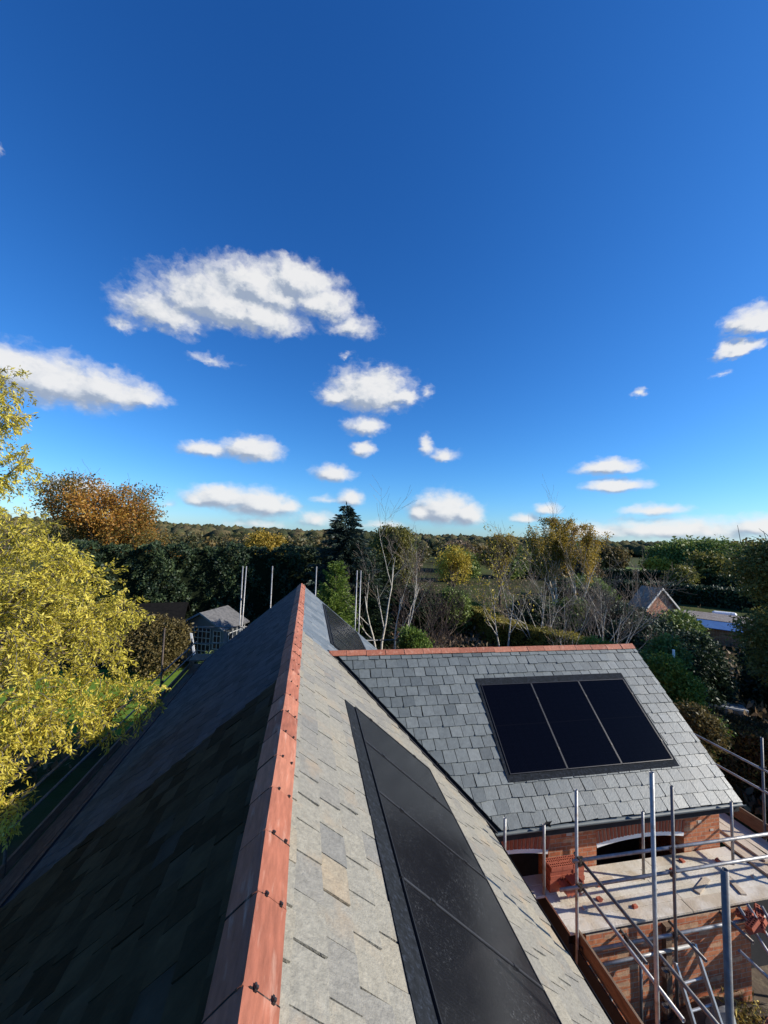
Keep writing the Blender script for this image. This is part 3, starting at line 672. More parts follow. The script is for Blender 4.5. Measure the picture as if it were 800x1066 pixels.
# loose bricks on the deck ------------------------------------------
def brick(label, group, loc, rot, first=None, hollow=True):
    if first:
        o = first.copy(); col.objects.link(o); o['label'] = label; o['group'] = group
    else:
        mb = MB(); a, b, c = .1075, .051, .0325
        # outer shell with ten slots through the bed face
        nx, ny = 5, 2; wx = .014; cw = (2*a-wx*(nx+1))/nx; ch = (2*b-wx*(ny+1))/ny
        for j in range(ny+1):
            y = -b+j*(ch+wx); mb.box((-a, y, -c), (a, y+wx, c))
        for i in range(nx+1):
            x = -a+i*(cw+wx)
            for j in range(ny):
                y = -b+wx+j*(ch+wx); mb.box((x, y, -c), (x+wx, y+ch, c-.0005))
        for i in range(nx):
            for j in range(ny): mb.box((-a+wx+i*(cw+wx), -b+wx+j*(ch+wx), -.008), (-a+wx+i*(cw+wx)+cw, -b+wx+j*(ch+wx)+ch, -.004))
        o = mb.build('brick', M['loose_brick']); tag(o, label, 'brick', group)
    o.location = loc; o.rotation_euler = rot; return o
bk0 = None; rg = random.Random(4)
stack = []
for lv in range(6):
    for i in range(3):
        stack.append(((4.44+i*.222+rg.gauss(0,.005)+lv*.006, 6.46+rg.gauss(0,.006), -5.965+lv*.067), (0, 0, rg.gauss(0,.03))))
        if lv < 7: stack.append(((4.45+i*.222+rg.gauss(0,.006)+lv*.004, 6.352+rg.gauss(0,.006), -5.965+lv*.067), (0, 0, rg.gauss(0,.03))))
for loc, rot in stack:
    o = brick('red perforated brick in the stack against the pier between the two arches', 'bricks stacked on the deck by the arch pier', loc, rot, bk0); bk0 = bk0 or o
for i in range(3):
    for j in range(2):
        brick('red perforated brick tipped to show its holes in front of the stack', 'bricks tipped forward against the stack', (4.52+i*.068+j*.13, 6.17-j*.02, -5.83+i*.0+j*.09), (R(62), R(8), R(90)), bk0)

for i in range(9):
    rx_, ry_ = [(4.9,6.2),(5.1,6.05),(5.3,6.3),(4.75,5.95),(6.9,6.35),(7.3,6.5),(8.3,6.0),(8.0,6.4),(5.6,5.85)][i]
    V = [(rx_+dx*rg.uniform(.5,1.1), ry_+dy*rg.uniform(.5,1.1), -5.999+(z>0)*rg.uniform(.02,.05)) for z in (0,1) for dx,dy in ((-.045,-.035),(.045,-.035),(.045,.035),(-.045,.035))]
    o = mesh('brick_fragment', V, BOXF, M['loose_brick'] if i % 3 else M['mortar'], origin=(rx_, ry_, -6), tint=[.5]*6); tag(o, 'small broken brick fragment lying on the dusty deck boards', 'rubble', 'rubble fragments on the deck')
# spoil bank, tarpaulin, debris -------------------------------------
def bank(name, cx, cy, rx, ry, h, mat, n=40, seed=0, z0=GZ):
    rg = np.random.default_rng(seed); V = []; F = []
    ph = rg.random(6)*6
    for i in range(n+1):
        for j in range(n+1):
            x = -1+2*i/n; y = -1+2*j/n; r = min(1, sqrt(x*x+y*y))
            f = (cos(r*pi)+1)/2
            b = sin(x*7+ph[0])*cos(y*6+ph[1])*.10+sin(x*17+ph[2])*cos(y*15+ph[3])*.05+rg.random()*.04
            V.append((cx+x*rx, cy+y*ry, z0-.05+h*min(f*1.25, 1)*(1+b)))
    for i in range(n):
        for j in range(n): F.append((i*(n+1)+j, (i+1)*(n+1)+j, (i+1)*(n+1)+j+1, i*(n+1)+j+1))
    return mesh(name, V, F, mat, smooth=True, origin=(cx, cy, z0))
o = bank('spoil_bank', 6.9, 4.9, 2.9, 1.9, 1.15, M['soil'], seed=3); tag(o, kind='structure')
o = bank('tarpaulin', 6.35, 5.05, .42, .42, .75, M['tarp'], n=14, seed=5, z0=-7.55); tag(o, 'grey tarpaulin heaped on the soil behind the aluminium ladder', 'tarpaulin')
rgn = np.random.default_rng(8)
M['straw'] = leafmat('dry_yellow_leaves', [(0,(.16,.10,.03)),(.5,(.45,.32,.06)),(1,(.62,.50,.14))], .2)
C = np.stack([rgn.normal([5.15,6.9,7.6][0], .0, 1400), rgn.normal(0,1,1400), rgn.normal(0,1,1400)], 1)
cl_ = rgn.integers(0, 3, 1400); cx_ = np.array([5.1, 6.95, 7.6])[cl_]; cy_ = np.array([4.75, 5.1, 4.6])[cl_]
C = np.stack([cx_+rgn.normal(0,.17,1400), cy_+rgn.normal(0,.17,1400), -7.22+rgn.random(1400)*.12], 1)
tag(leaves('dry_leaves', C, .09, .02, M['straw'], None, rgn, flat=.3), kind='stuff')
for i, (loc, rot, lab) in enumerate((((5.72,4.9,-7.12),(.3,.5,.9),'brick lying on the soil just left of the ladder foot'), ((7.05,4.95,-7.1),(.2,-.3,.3),'brick lying on the soil to the right of the tarpaulin'))):
    brick(lab, 'bricks dropped on the soil', loc, rot, bk0)
for i in range(7):
    brick('red brick in the small heap at the right end of the deck edge', 'bricks heaped under the right end of the scaffold', (7.45+rg.uniform(-.18,.28), 5.42+rg.uniform(-.1,.1), -6.02+.05*(i//3)-.1), (rg.uniform(-.5,.5), rg.uniform(-.5,.5), rg.uniform(0,3)), bk0)
sp_ = thing('scaffold_tubes', 'bundle of spare scaffold tubes propped against the deck at the right edge', 'tubes', (7.7, 5.2, GZ))
for (a, b) in (((7.35,5.55,-5.98),(7.9,4.4,-7.6)), ((7.52,5.55,-5.95),(8.1,4.5,-7.6)), ((7.75,5.5,-5.97),(7.95,4.3,-7.6)), ((7.0,5.3,-6.35),(8.2,4.6,-7.4))):
    pipe('tube', b, a, G, sp_)

# ------------------------------------------------------------------ trees and plants
def grow(rng, p, d, length, r, level, maxlev, out, tips, up=.25, wob=.18, nkids=(3,5), ratio=.62, spread=.65, seglen=None, taper=.75):
    n = 5 if level == 0 else 4; pts = [Vector(p)]; d = Vector(d).normalized(); rad = [r]; q = Vector(p)
    for i in range(n):
        d = (d+Vector(rng.normal(0, wob, 3))+Vector((0,0,up*.3))).normalized()
        q = q+d*length/n; pts.append(q.copy()); rad.append(r*(1-taper*(i+1)/n))
    out.append((pts, rad, level))
    if level >= maxlev:
        tips.append((pts[-1].copy(), d.copy())); tips.append((pts[len(pts)//2].copy(), d.copy())); return
    k = int(rng.integers(nkids[0], nkids[1]+1))
    for j in range(k):
        f = .3+.7*(j+rng.random()*.6)/k; f = min(f, .98); i = min(int(f*n), n-1); base = pts[i].lerp(pts[i+1], f*n-i)
        dd = (pts[i+1]-pts[i]).normalized(); side = dd.orthogonal().normalized(); side.rotate(Matrix.Rotation(rng.random()*6.283, 3, dd))
        nd = (dd*(1-spread*.5)+side*spread*(0.7+.6*rng.random())+Vector((0,0,up*.5))).normalized()
        rr = r*(1-taper*f)*.7
        grow(rng, base, nd, length*ratio*(.75+.5*rng.random()), max(rr, .004), level+1, maxlev, out, tips, up, wob, nkids, ratio, spread, None, taper)
def woodmesh(name, segs, mat, parent, lmin=0, lmax=9, k0=8, minr=.005):
    mb = MB()
    for pts, rad, lv in segs:
        if lmin <= lv <= lmax: mb.tube(pts, [max(x, minr) for x in rad], k0 if lv == 0 else (5 if lv == 1 else 3), cap=False, t=0 if lv < 3 else 1)
    return mb.build(name, mat, parent, smooth=True)
def skel_to(name_parent, base, blobs, rng, mat, r0):
    """trunk and limbs reaching into crown blobs"""
    mb = MB(); b = Vector(base); zs = [c[2] for c in blobs]; cx = np.mean([c[0] for c in blobs]); cy = np.mean([c[1] for c in blobs]); zmid = min(zs)+.5*(max(zs)-min(zs))
    tp = Vector((cx, cy, zmid)); pts = [b.lerp(tp, f)+Vector((rng.normal(0,.02), rng.normal(0,.02), 0))*(tp-b).length for f in (0,.25,.5,.75,1)]
    mb.tube(pts, [r0*(1-.17*i) for i in range(5)], 9, cap=False)
    for c in blobs:
        c3 = Vector(c[:3]); f = .35+.5*rng.random(); s = b.lerp(tp, f); m_ = s.lerp(c3, .5)+Vector((0,0,.1*(c3-s).length))
        mb.tube([s, m_, c3], [r0*.35, r0*.2, r0*.08], 5, cap=False)
    return mb.build('trunk', mat, name_parent, smooth=True)
def clumps(blobs, rng, per_area, cl_r, n_in, squash=.8, shell=.55):
    """leaf positions: clumps spread through the outer part of every blob"""
    C = []; T_ = []; D = []
    for (x,y,z,rx,ry,rz) in blobs:
        area = 4*pi*((rx*ry+rx*rz+ry*rz)/3); k = max(3, int(per_area*area))
        d = unit(rng.normal(size=(k,3))); rr = (shell+(1-shell)*rng.random((k,1))**.6)
        cc = np.array([x,y,z])+d*rr*np.array([rx,ry,rz])
        t = rng.random(k)
        idx = np.repeat(np.arange(k), n_in); P = cc[idx]+rng.normal(0, cl_r, (k*n_in,3))*np.array([1,1,squash])
        C.append(P); T_.append(np.clip(t[idx]*.45+rng.random(k*n_in)*.35+rng.random()*.2, 0, 1)); D.append(d[idx])
    return np.concatenate(C), np.concatenate(T_), np.concatenate(D)
LEAF = {
 'willow': leafmat('yellow_willow_leaves', [(0,(.10,.085,.015)),(.2,(.33,.28,.035)),(.55,(.64,.54,.065)),(.88,(.80,.69,.15)),(1,(.58,.38,.12))], .38),
 'orange': leafmat('orange_autumn_leaves', [(0,(.07,.07,.02)),(.3,(.20,.15,.03)),(.65,(.40,.17,.03)),(1,(.50,.32,.06))], .35),
 'ever': leafmat('dark_evergreen_leaves', [(0,(0.014,0.025,0.014)),(.6,(0.032,0.055,0.023)),(1,(0.069,0.098,0.034))], .12),
 'spruce': leafmat('blue_green_needles', [(0,(.014,.026,.022)),(.6,(.03,.05,.036)),(1,(.06,.085,.055))], .1),
 'bright': leafmat('bright_green_leaves', [(0,(.06,.10,.015)),(.6,(.13,.20,.03)),(1,(.22,.28,.05))], .3),
 'olive': leafmat('olive_leaves', [(0,(0.075,0.083,0.022)),(.5,(0.165,0.158,0.038)),(1,(0.300,0.247,0.060))], .3),
 'yellow': leafmat('yellow_leaves', [(0,(0.240,0.180,0.024)),(.5,(0.504,0.396,0.048)),(1,(0.696,0.552,0.096))], .35),
 'gold': leafmat('golden_birch_leaves', [(0,(.14,.12,.02)),(.5,(.36,.25,.035)),(1,(.52,.34,.05))], .35),
 'shrub': leafmat('mid_green_leaves', [(0,(0.056,0.085,0.022)),(.5,(0.131,0.179,0.041)),(1,(0.244,0.300,0.066))], .25),
 'brown': leafmat('brown_green_leaves', [(0,(0.054,0.043,0.019)),(.5,(0.128,0.101,0.034)),(1,(0.243,0.169,0.054))], .25),
 'beech': leafmat('russet_beech_leaves', [(0,(0.096,0.048,0.019)),(.5,(0.224,0.096,0.032)),(.85,(0.416,0.208,0.048)),(1,(0.512,0.400,0.080))], .25),
 'hedgetop': leafmat('yellowing_hedge_leaves', [(0,(.08,.08,.02)),(.5,(.26,.23,.04)),(1,(.50,.38,.07))], .25),
 'rust': leafmat('rusty_twiggy_leaves', [(0,(0.096,0.072,0.048)),(.6,(0.192,0.136,0.080)),(1,(0.320,0.208,0.112))], .2),
}
def crown_blobs(rng, cx, cy, ztop, zbot, w, n, shape='round'):
    """irregular crown made of overlapping lobes"""
    B = []; h = ztop-zbot; zc = (ztop+zbot)/2
    for i in range(n):
        f = (i+.5)/n; zz = zbot+h*(.12+.80*f)
        if shape == 'round': prof = sqrt(max(.05, 1-((f-.45)/.62)**2))
        elif shape == 'tall': prof = max(.25, 1-f*.75)
        else: prof = 1
        if shape == 'tall':
            r = w*.5*(.55+.2*rng.random())*max(.3, 1.05-f*.8); a = rng.random()*6.283; rz = h*.13
            B.append((cx+cos(a)*w*.18*(1-f), cy+sin(a)*w*.18*(1-f), zbot+h*.1+h*.82*f, r, r, rz)); continue
        a = rng.random()*6.283; off = w*.5*prof*(.35+.45*rng.random()); r = w*.5*(.26+.24*rng.random())*(.6+.4*prof)
        rz = min(r*(.8+.4*rng.random()), h*.4); z = min(zz, ztop-rz*.9)
        z = min(z, zc+(ztop-zc)*sqrt(max(.02, 1-(off/(w*.5))**2))-rz*.75)
        B.append((cx+cos(a)*off, cy+sin(a)*off, z, r, r, rz))
    if shape == 'tall': return B
    B.append((cx+w*.06, cy, ztop-h*.34, w*.22, w*.22, h*.25)); B.append((cx, cy, zc-h*.08, w*.33, w*.33, h*.32))
    return B
def leafy(name, label, cat, x, y, ztop, w, leaf, seed, zbot=None, z0=GZ, nb=9, lsize=None, dens=1.0, shape='round', bark='bark', group=None, sparse=.55, plant=False, aspect=.6, lift=0, twigs=0):
    rng = np.random.default_rng(seed); D = sqrt(x*x+y*y); px = D/400.0
    if zbot is None: zbot = z0+(.25 if not plant else .02)*(ztop-z0)
    ls = lsize or max(.045, px*1.9)
    o = thing(name, label, cat, (x, y, z0), group)
    B = crown_blobs(rng, x, y, ztop, zbot, w, nb, shape)
    skel_to(o, (x, y, z0-.05), B[:8], rng, M[bark], max(.04, .018*(ztop-z0)))
    if twigs:
        tb = MB()
        for (bx_, by_, bz_, rx_, ry_, rz_) in B:
            if bz_ < zbot+.45*(ztop-zbot): continue
            for k in range(twigs):
                dd = unit(rng.normal(size=3)+np.array([0,0,1.1])); p0 = np.array([bx_,by_,bz_])+dd*rx_*.5; p1 = p0+dd*rx_*(.5+.5*rng.random()); p2 = p1+(dd+rng.normal(0,.3,3))*rx_*(.25+.35*rng.random())
                tb.tube([p0, p1, p2], [.02, .014, .008], 3, cap=False)
        tb.build('branches', M[bark], o)
    n_in = 14; per = dens*2.4/(n_in*ls*ls*.5*aspect)
    C, T_, Dr = clumps(B, rng, per, ls*1.5, n_in, shell=sparse)
    C = C[C[:,2] > z0+.03] if True else C
    T_ = T_[:len(C)]
    leaves('crown', C, ls*1.25, ls*aspect*1.25, LEAF[leaf], o, rng, tint=T_)
    return o
def hedge(name, label, pts, h, w, leaf, seed, lsize, z0=GZ, top=None, dens=1.0, wav=.12):
    """hedge along a polyline: leafy skin over a dark twiggy body"""
    rng = np.random.default_rng(seed); o = thing(name, label, 'hedge', (pts[0][0], pts[0][1], z0)); C = []
    core = MB()
    for (a, b) in zip(pts[:-1], pts[1:]):
        a, b = np.array(a[:2], float), np.array(b[:2], float); L_ = np.linalg.norm(b-a); u = (b-a)/L_; s = np.array([-u[1], u[0]])
        area = L_*(2*h+w); n = int(dens*2.6*area/(lsize*lsize*.45))
        k = rng.random(n); side = rng.random(n); t = rng.random(n)*L_
        # perimeter parameter: front, top, back
        per = 2*h+w; q = side*per
        hh = np.where(q < h, q, np.where(q < h+w, h, per-q)); ss = np.where(q < h, -w/2, np.where(q < h+w, q-h-w/2, w/2))
        bul = wav*(np.sin(t*1.3+seed)+np.sin(t*3.1+hh*2.0)+.8*np.sin(t*6.7-hh*4.1))*.6
        inn = np.abs(rng.normal(0, .5, n))*lsize*1.8
        sc_ = 1+bul/np.maximum(w,1)
        hv = hh*(1+.3*bul/h)-np.where(hh > h*.9, inn, 0)*.6; sv = ss*sc_*(1)-np.sign(ss)*inn*(hh < h)+np.sign(ss)*bul*.5
        P = np.stack([a[0]+u[0]*t+s[0]*sv, a[1]+u[1]*t+s[1]*sv, z0+np.maximum(hv, .02)], 1); C.append(P)
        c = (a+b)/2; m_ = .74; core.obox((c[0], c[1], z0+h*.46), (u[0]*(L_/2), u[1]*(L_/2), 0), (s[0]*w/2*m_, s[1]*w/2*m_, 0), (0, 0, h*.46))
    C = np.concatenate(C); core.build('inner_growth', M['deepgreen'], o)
    fb = np.sin(C[:,0]*1.1)*np.sin(C[:,2]*1.7+C[:,1])*.2
    leaves('foliage', C, lsize*1.3, lsize*.7, LEAF[leaf], o, rng, axis=(0,0,1), axmix=.25, tint=np.clip(rng.random(len(C))*.8+fb+.1, 0, 1))
    return o

# --- yellow willow at the left
rng = np.random.default_rng(42)
wil = thing('willow_tree', 'big yellow-leaved willow at the left edge overhanging the shadowed eave', 'tree', (-7.3, 8.3, GZ))
WB = [(-5.93,8.60,2.75,0.36),(-6.5,8.50,2.35,.7),(-5.9,8.60,2.1,0.25),(-6.15,8.50,1.65,.38),(-5.5,8.50,1.12,0.34),(-5.85,8.30,0.72,0.36),(-6.5,8.30,0.3,.8),(-5.47,8.50,-0.16,0.75),(-4.90,8.70,-0.69,0.62),(-4.50,8.80,-1.17,0.62),(-5.24,8.00,-1.57,1.10),(-4.20,9.00,-1.95,0.55),(-3.72,9.20,-1.72,0.36),(-4.57,8.50,-2.40,0.85),(-3.85,8.70,-2.85,0.5),(-3.30,8.80,-3.42,0.44),(-3.70,8.70,-3.75,0.36),(-4.81,7.50,-2.71,1.00),(-4.15,8.30,-3.45,0.5),(-4.54,7.80,-3.31,0.62),(-4.66,7.00,-3.55,0.55),(-4.32,7.00,-4.38,0.22),(-6.35,8.00,-1.57,1.60),(-6.04,7.50,-3.24,1.30),(-7.5,8.6,1.2,1.1),(-8.2,8.2,-.8,1.7),(-7.8,9.6,-1.5,1.7),(-6.3,10.2,-1.2,1.3),(-5.2,10.4,-2.2,1.0),(-7.6,7.2,-2.9,1.5),(-7.0,8.8,3.2,.6)]
segs = []; tips = []
trunk = [Vector((-7.3,8.3,GZ-.05)), Vector((-7.2,8.35,-6.5)), Vector((-6.9,8.3,-4.6)), Vector((-6.8,8.5,-2.6)), Vector((-6.6,8.5,-.4)), Vector((-6.5,8.5,1.8))]
segs.append((trunk, [.26,.22,.19,.15,.10,.05], 0))
tw = []; PC = []; PD = []; PT = []
for (x,y,z,r) in WB:
    c = Vector((x,y,z)); f = min(max((z-1.2+4.6)/7, 0), .95)*4; i = int(f)+1; i = min(i, 4); s = trunk[i].lerp(trunk[i+1], min(1, f-int(f)))
    m_ = s.lerp(c, .5)+Vector((rng.normal(0,.12), rng.normal(0,.12), .25)); segs.append(([s, s.lerp(m_, .5)+Vector((0,0,.08)), m_, m_.lerp(c,.5)+Vector((0,0,.05)), c], [.07,.055,.04,.025,.012], 1))
    nt = int(14+64*r*r)
    for k in range(nt):
        d = unit(rng.normal(size=3)); rr = r*(.25+.75*rng.random()**.6)
        st = np.array([x,y,z])+d*rr*.55; L_ = r*.5+.22
        dirv = d*.8+np.array([0,0,.25]); n = 7; q = st.copy(); pts = [Vector(q)]
        cu = rng.normal(0,.5,3); tn = rng.random()
        for j in range(n):
            dirv = unit(dirv+np.array([0,0,-.20])+np.cross(dirv, cu)*.35+rng.normal(0,.16,3)); q = q+dirv*L_/n; pts.append(Vector(q))
            for e in range(6):
                PC.append(q+rng.normal(0,.028,3)); PD.append(unit(dirv*.6+rng.normal(0,.5,3)+np.array([0,0,-.15]))); PT.append(tn*.5+rng.random()*.5)
        tw.append((pts, [.006]*3+[.004]*5, 2))
woodmesh('trunk', segs, M['bark'], wil); woodmesh('twigs', tw, M['bark_grey'], wil, minr=.003)
PC, PD, PT = np.array(PC), np.array(PD), np.array(PT)
leaves('crown', PC, .085, .024, LEAF['willow'], wil, rng, axis=PD, axmix=.85, tint=PT, curl=.5)
print('willow leaves', len(PC))

# --- orange tree, dark hedge, conifers
hedge('conifer_hedge', 'tall dark green evergreen hedge behind the shed and the far gable', [(-17.5,30.5),(-8,33.5),(4.5,36.0)], 7.0, 2.6, 'ever', 5, .17, wav=.9, dens=.9)
def spruce(name, label, x, y, ztop, w, leaf, seed, z0=GZ, lsize=.22, tiers=26, bot=.08, group=None, droop=.25, expo=.85):
    rng = np.random.default_rng(seed); o = thing(name, label, 'tree', (x,y,z0), group); H = ztop-z0
    MB().tube([(x,y,z0-.05),(x,y,z0+H*.5),(x,y,ztop)], [.02*H,.012*H,.01], 8).build('trunk', M['bark'], o, smooth=True)
    C = []; A = []
    for t in range(tiers):
        f = bot+(1-bot)*t/tiers; zz = z0+H*f; Lb = w*.5*(1-f)**expo+.12
        for k in range(int(7+6*(1-f))):
            a = rng.random()*6.283; Lk = Lb*(.65+.5*rng.random()); n = max(4, int(Lk/lsize*3.2))
            for j in range(n):
                s = (j+rng.random())/n
                for sd in range(3):
                    wd = rng.normal(0,.16*Lk*(1-s)+.05)
                    C.append((x+cos(a)*Lk*s-sin(a)*wd, y+sin(a)*Lk*s+cos(a)*wd, zz-droop*Lk*s+.18*Lk*s*s+rng.normal(0,.04)+.15*f)); A.append((cos(a+wd), sin(a+wd), -.15))
    C.append((x,y,ztop)); A.append((0,0,1))
    for j in range(12): C.append((x,y,ztop-.12*j)); A.append((0,0,1))
    leaves('crown', np.array(C), lsize*1.3, lsize*.38, LEAF[leaf], o, rng, axis=np.array(A), axmix=.7, flat=.3)
    return o
spruce('spruce_tree', 'dark pointed spruce standing taller than the hedge, behind the far gable', 2.9, 31.0, 2.45, 9.4, 'spruce', 11, droop=.3, lsize=.28, tiers=46, expo=.8)
spruce('cypress_tree', 'bright green feathery conifer just right of the far ridge end', 1.75, 23.9, -1.7, 3.2, 'bright', 12, lsize=.14, droop=-.5, tiers=30, expo=.6)
spruce('cypress_tree', 'broad dark conifer behind the pale bare trees right of the spruce', 6.0, 34.5, -1.5, 8.0, 'ever', 13, droop=.1, expo=.6)
spruce('cypress_tree', 'dark conifer between the bright green conifer and the first bare birch', 4.2, 29.0, -2.6, 5.0, 'ever', 14, droop=.1, expo=.6)

# --- bare trees
def bare(label, x, y, stems, seed, mat='bark_pale', up=.3, maxlev=4, group='bare trees beyond the wing roof', minr=.010, r0=.085, kids=(3,4), spread=.6, twigmat=None, z0=GZ, ratio=.6, leaf=None, nleaf=0):
    rng = np.random.default_rng(seed); o = thing('bare_tree', label, 'tree', (x,y,z0), group); segs = []; tips = []
    for (dx, dy, L_, dl) in stems:
        grow(rng, (x+dl, y, z0-.05), (dx, dy, 1), L_, r0, 0, maxlev, segs, tips, up=up, wob=.09, nkids=kids, ratio=ratio, spread=spread)
    woodmesh('trunk', segs, M[mat], o, 0, 1, minr=minr); woodmesh('branches', segs, M['pale_branch'] if mat == 'bark_pale' else M[twigmat or mat], o, 2, 9, minr=minr*.62)
    if leaf:
        P = np.array([t[0] for t in tips]); P = P[rng.integers(0, len(P), nleaf)]+rng.normal(0,.12,(nleaf,3)); leaves('last_leaves', P, .16, .1, LEAF[leaf], o, rng)
    return o
bare('tall pale bare birch nearest the far gable, its stem rising straight above the hills', 5.05, 25.5, [(.02,0,6.6,0),(-.32,.0,4.6,-.05)], 21, r0=.09, twigmat='bark_pale', kids=(3,4))
bare('forked pale bare birch whose right stem leans over the grey thicket', 6.2, 26.0, [(.45,0,5.2,.1),(.0,.1,4.2,-.1)], 22, r0=.08, kids=(3,4))
bare('twin-stemmed bare tree in front of the orange-yellow tree, left of the garden fence', 14.0, 25.8, [(.3,0,4.6,.1),(-.3,0,4.6,-.1)], 23, r0=.075, leaf='yellow', nleaf=500)
bare('pale many-branched bare tree standing just left of the golden birch', 16.6, 25.6, [(.0,0,5.0,0),(.4,0,4.2,.1),(-.5,0,4.0,-.1)], 24, r0=.065, kids=(3,4))
bare('pale bare tree with three stems rising directly behind the end of the wing ridge', 16.0, 18.2, [(-.12,0,5.0,-.05),(.05,0,4.8,.05),(.42,0,4.2,.15)], 25, r0=.06, kids=(3,4))
bare('low fan of pale bare stems spreading left behind the wing ridge', 14.4, 18.0, [(-.5,0,3.8,0),(-1.0,0,3.4,-.1)], 26, r0=.04, kids=(3,3))
bare('spindly grey bare tree in front of the brick gabled outbuilding', 25.5, 24.0, [(.3,0,3.0,0),(-.2,0,2.4,0)], 27, mat='bark_grey', r0=.06, kids=(2,3), maxlev=2)
for i, (x, y, L_, lab) in enumerate(((8.6, 28.6, 4.0, 'brown leafless thicket tree right of the forked birch'), (10.6, 29.5, 3.8, 'brown leafless thicket tree below the bright yellow tree'), (7.6, 24.0, 2.6, 'grey tangle of low bare branches behind the wing ridge'), (20.5, 25.5, 3.6, 'dark bare undergrowth tree right of the golden birch'), (22.5, 27.0, 3.8, 'dark bare undergrowth tree left of the outbuilding'))):
    bare(lab, x, y, [(.3,0,L_,.1),(-.4,.2,L_,-.1),(0,0,L_*.9,0),(.7,0,L_*.8,.2),(-.8,0,L_*.8,-.2)], 40+i, mat='bark_grey' if i in (3,) else 'bark', twigmat='twig' if i < 2 else ('bark_grey' if i in (3,) else 'twig'), r0=.045, maxlev=3, minr=.012, kids=(3,5), group='leafless thicket trees')

def autumn(name, label, x, y, ztop, w, leaf, seed, nleaf, lsize, stems=3, spread=.75, bark='bark', cl=.20, group=None, z0=GZ, low=.3, maxlev=4, kids=(3,5)):
    rng = np.random.default_rng(seed); H = ztop-z0; o = thing(name, label, 'tree', (x,y,z0), group); segs = []; tips = []
    base = Vector((x,y,z0-.05)); fork = Vector((x,y,z0+H*low)); segs.append(([base, base.lerp(fork,.5), fork], [.022*H, .019*H, .016*H], 0))
    for k in range(stems):
        a = k*2*pi/stems+rng.random(); t = w/H*.75 if k else 0
        grow(rng, fork, (cos(a)*t, sin(a)*t, 1), H*(1-low)*(.62 if k else .72), .012*H, 1, maxlev, segs, tips, up=.25, wob=.13, nkids=kids, ratio=.58, spread=spread)
    P = []
    for pts, rad, lv in segs:
        if lv >= 2:
            for a, b in zip(pts[:-1], pts[1:]):
                for q in range(2 if lv > 2 else 1): P.append(tuple(a.lerp(b, rng.random())))
    P = np.array(P); P[:,2] = np.minimum(P[:,2], ztop)
    woodmesh('trunk', segs, M[bark], o, 0, 1, minr=.02); woodmesh('branches', segs, M[bark], o, 2, 9, minr=.008)
    hue = rng.random(len(P))*.5+.25*np.sin(P[:,0]*.9+seed)+.2*np.sin(P[:,2]*1.3)
    idx = rng.integers(0, len(P), nleaf); C = P[idx]+rng.normal(0, cl, (nleaf,3))
    leaves('crown', C, lsize*1.2, lsize*.75, LEAF[leaf], o, rng, tint=np.clip(hue[idx]*.8+.25+rng.normal(0,.15,nleaf), 0, 1)); return o
autumn('maple_tree', 'orange and rust coloured autumn tree rising behind the dark hedge at the left', -15.4, 35.4, 3.5, 8.4, 'orange', 3, 36000, .15, stems=8, low=.26, cl=.30)
autumn('maple_tree', 'bright yellow tree behind the brown thicket in the middle', 16.4, 41.8, -.9, 5.0, 'yellow', 51, 6000, .17, stems=5, low=.35)
autumn('maple_tree', 'orange-yellow tree behind the twin-stemmed bare tree', 24.4, 46.0, .6, 5.6, 'gold', 52, 9000, .18, stems=4, low=.3)
autumn('birch_tree', 'tall golden birch with a pointed crown, the taller of the golden pair', 23.7, 33.6, 2.2, 2.6, 'gold', 53, 13000, .13, stems=4, low=.15, spread=.38, bark='bark_pale', cl=.16)
autumn('birch_tree', 'slimmer golden birch touching the right side of the taller golden one', 25.5, 32.9, 1.7, 2.0, 'gold', 54, 9500, .13, stems=3, low=.15, spread=.35, bark='bark_pale', cl=.15)
# --- leafy trees and shrubs beyond the wing
leafy('oak_tree', 'yellow-green round-crowned tree on the skyline behind the two birches', 'tree', 13.2, 58.0, 1.5, 8.2, 'olive', 50, dens=.9)
leafy('shrub', 'bright green shrub right behind the left part of the wing ridge', 'shrub', 4.8, 16.4, -3.7, 2.1, 'bright', 55, plant=True, z0=GZ)
leafy('shrub', 'yellow-green bramble at the foot of the pale three-stemmed tree', 'shrub', 11.3, 13.3, -3.3, 2.4, 'bright', 56, plant=True, dens=.8)
leafy('shrub', 'tall loose olive green shrub beyond the right end of the wing ridge', 'shrub', 14.6, 13.9, -3.5, 2.6, 'shrub', 57, plant=True, dens=.7)
leafy('shrub', 'rounded green conifer shrub beside the wing gable', 'shrub', 12.3, 11.0, -3.75, 2.3, 'bright', 58, plant=True, dens=1.2, lsize=.07)
leafy('shrub', 'dull brownish shrub below the rounded green one beside the gable', 'shrub', 11.0, 9.6, -4.5, 1.7, 'brown', 59, plant=True)
leafy('shrub', 'rounded brown-topped shrub on the lawn left of the shed', 'shrub', -8.9, 25.3, -5.3, 3.6, 'brown', 60, plant=True, dens=1.0)
leafy('shrub', 'low green shrub at the foot of the shed', 'shrub', -4.6, 20.5, -6.1, 1.6, 'shrub', 61, plant=True)
leafy('shrub', 'wide dark evergreen shrub in front of the blue roofed shed', 'shrub', 19.3, 17.2, -4.6, 4.6, 'ever', 62, plant=True, nb=12)
leafy('shrub', 'dark evergreen shrub below the brick gable of the outbuilding', 'shrub', 22.0, 21.5, -4.9, 4.8, 'ever', 63, plant=True, nb=12)
leafy('shrub', 'dark evergreen shrub furthest right under the blue roof', 'shrub', 24.5, 15.5, -4.9, 5.0, 'ever', 64, plant=True, nb=12)
leafy('cherry_tree', 'brown-green small-leaved tree cut by the right edge of the picture', 'tree', 18.6, 11.0, 1.2, 5.0, 'olive', 65, zbot=-6.8, nb=24, dens=.30, lsize=.10, sparse=.2, twigs=6)
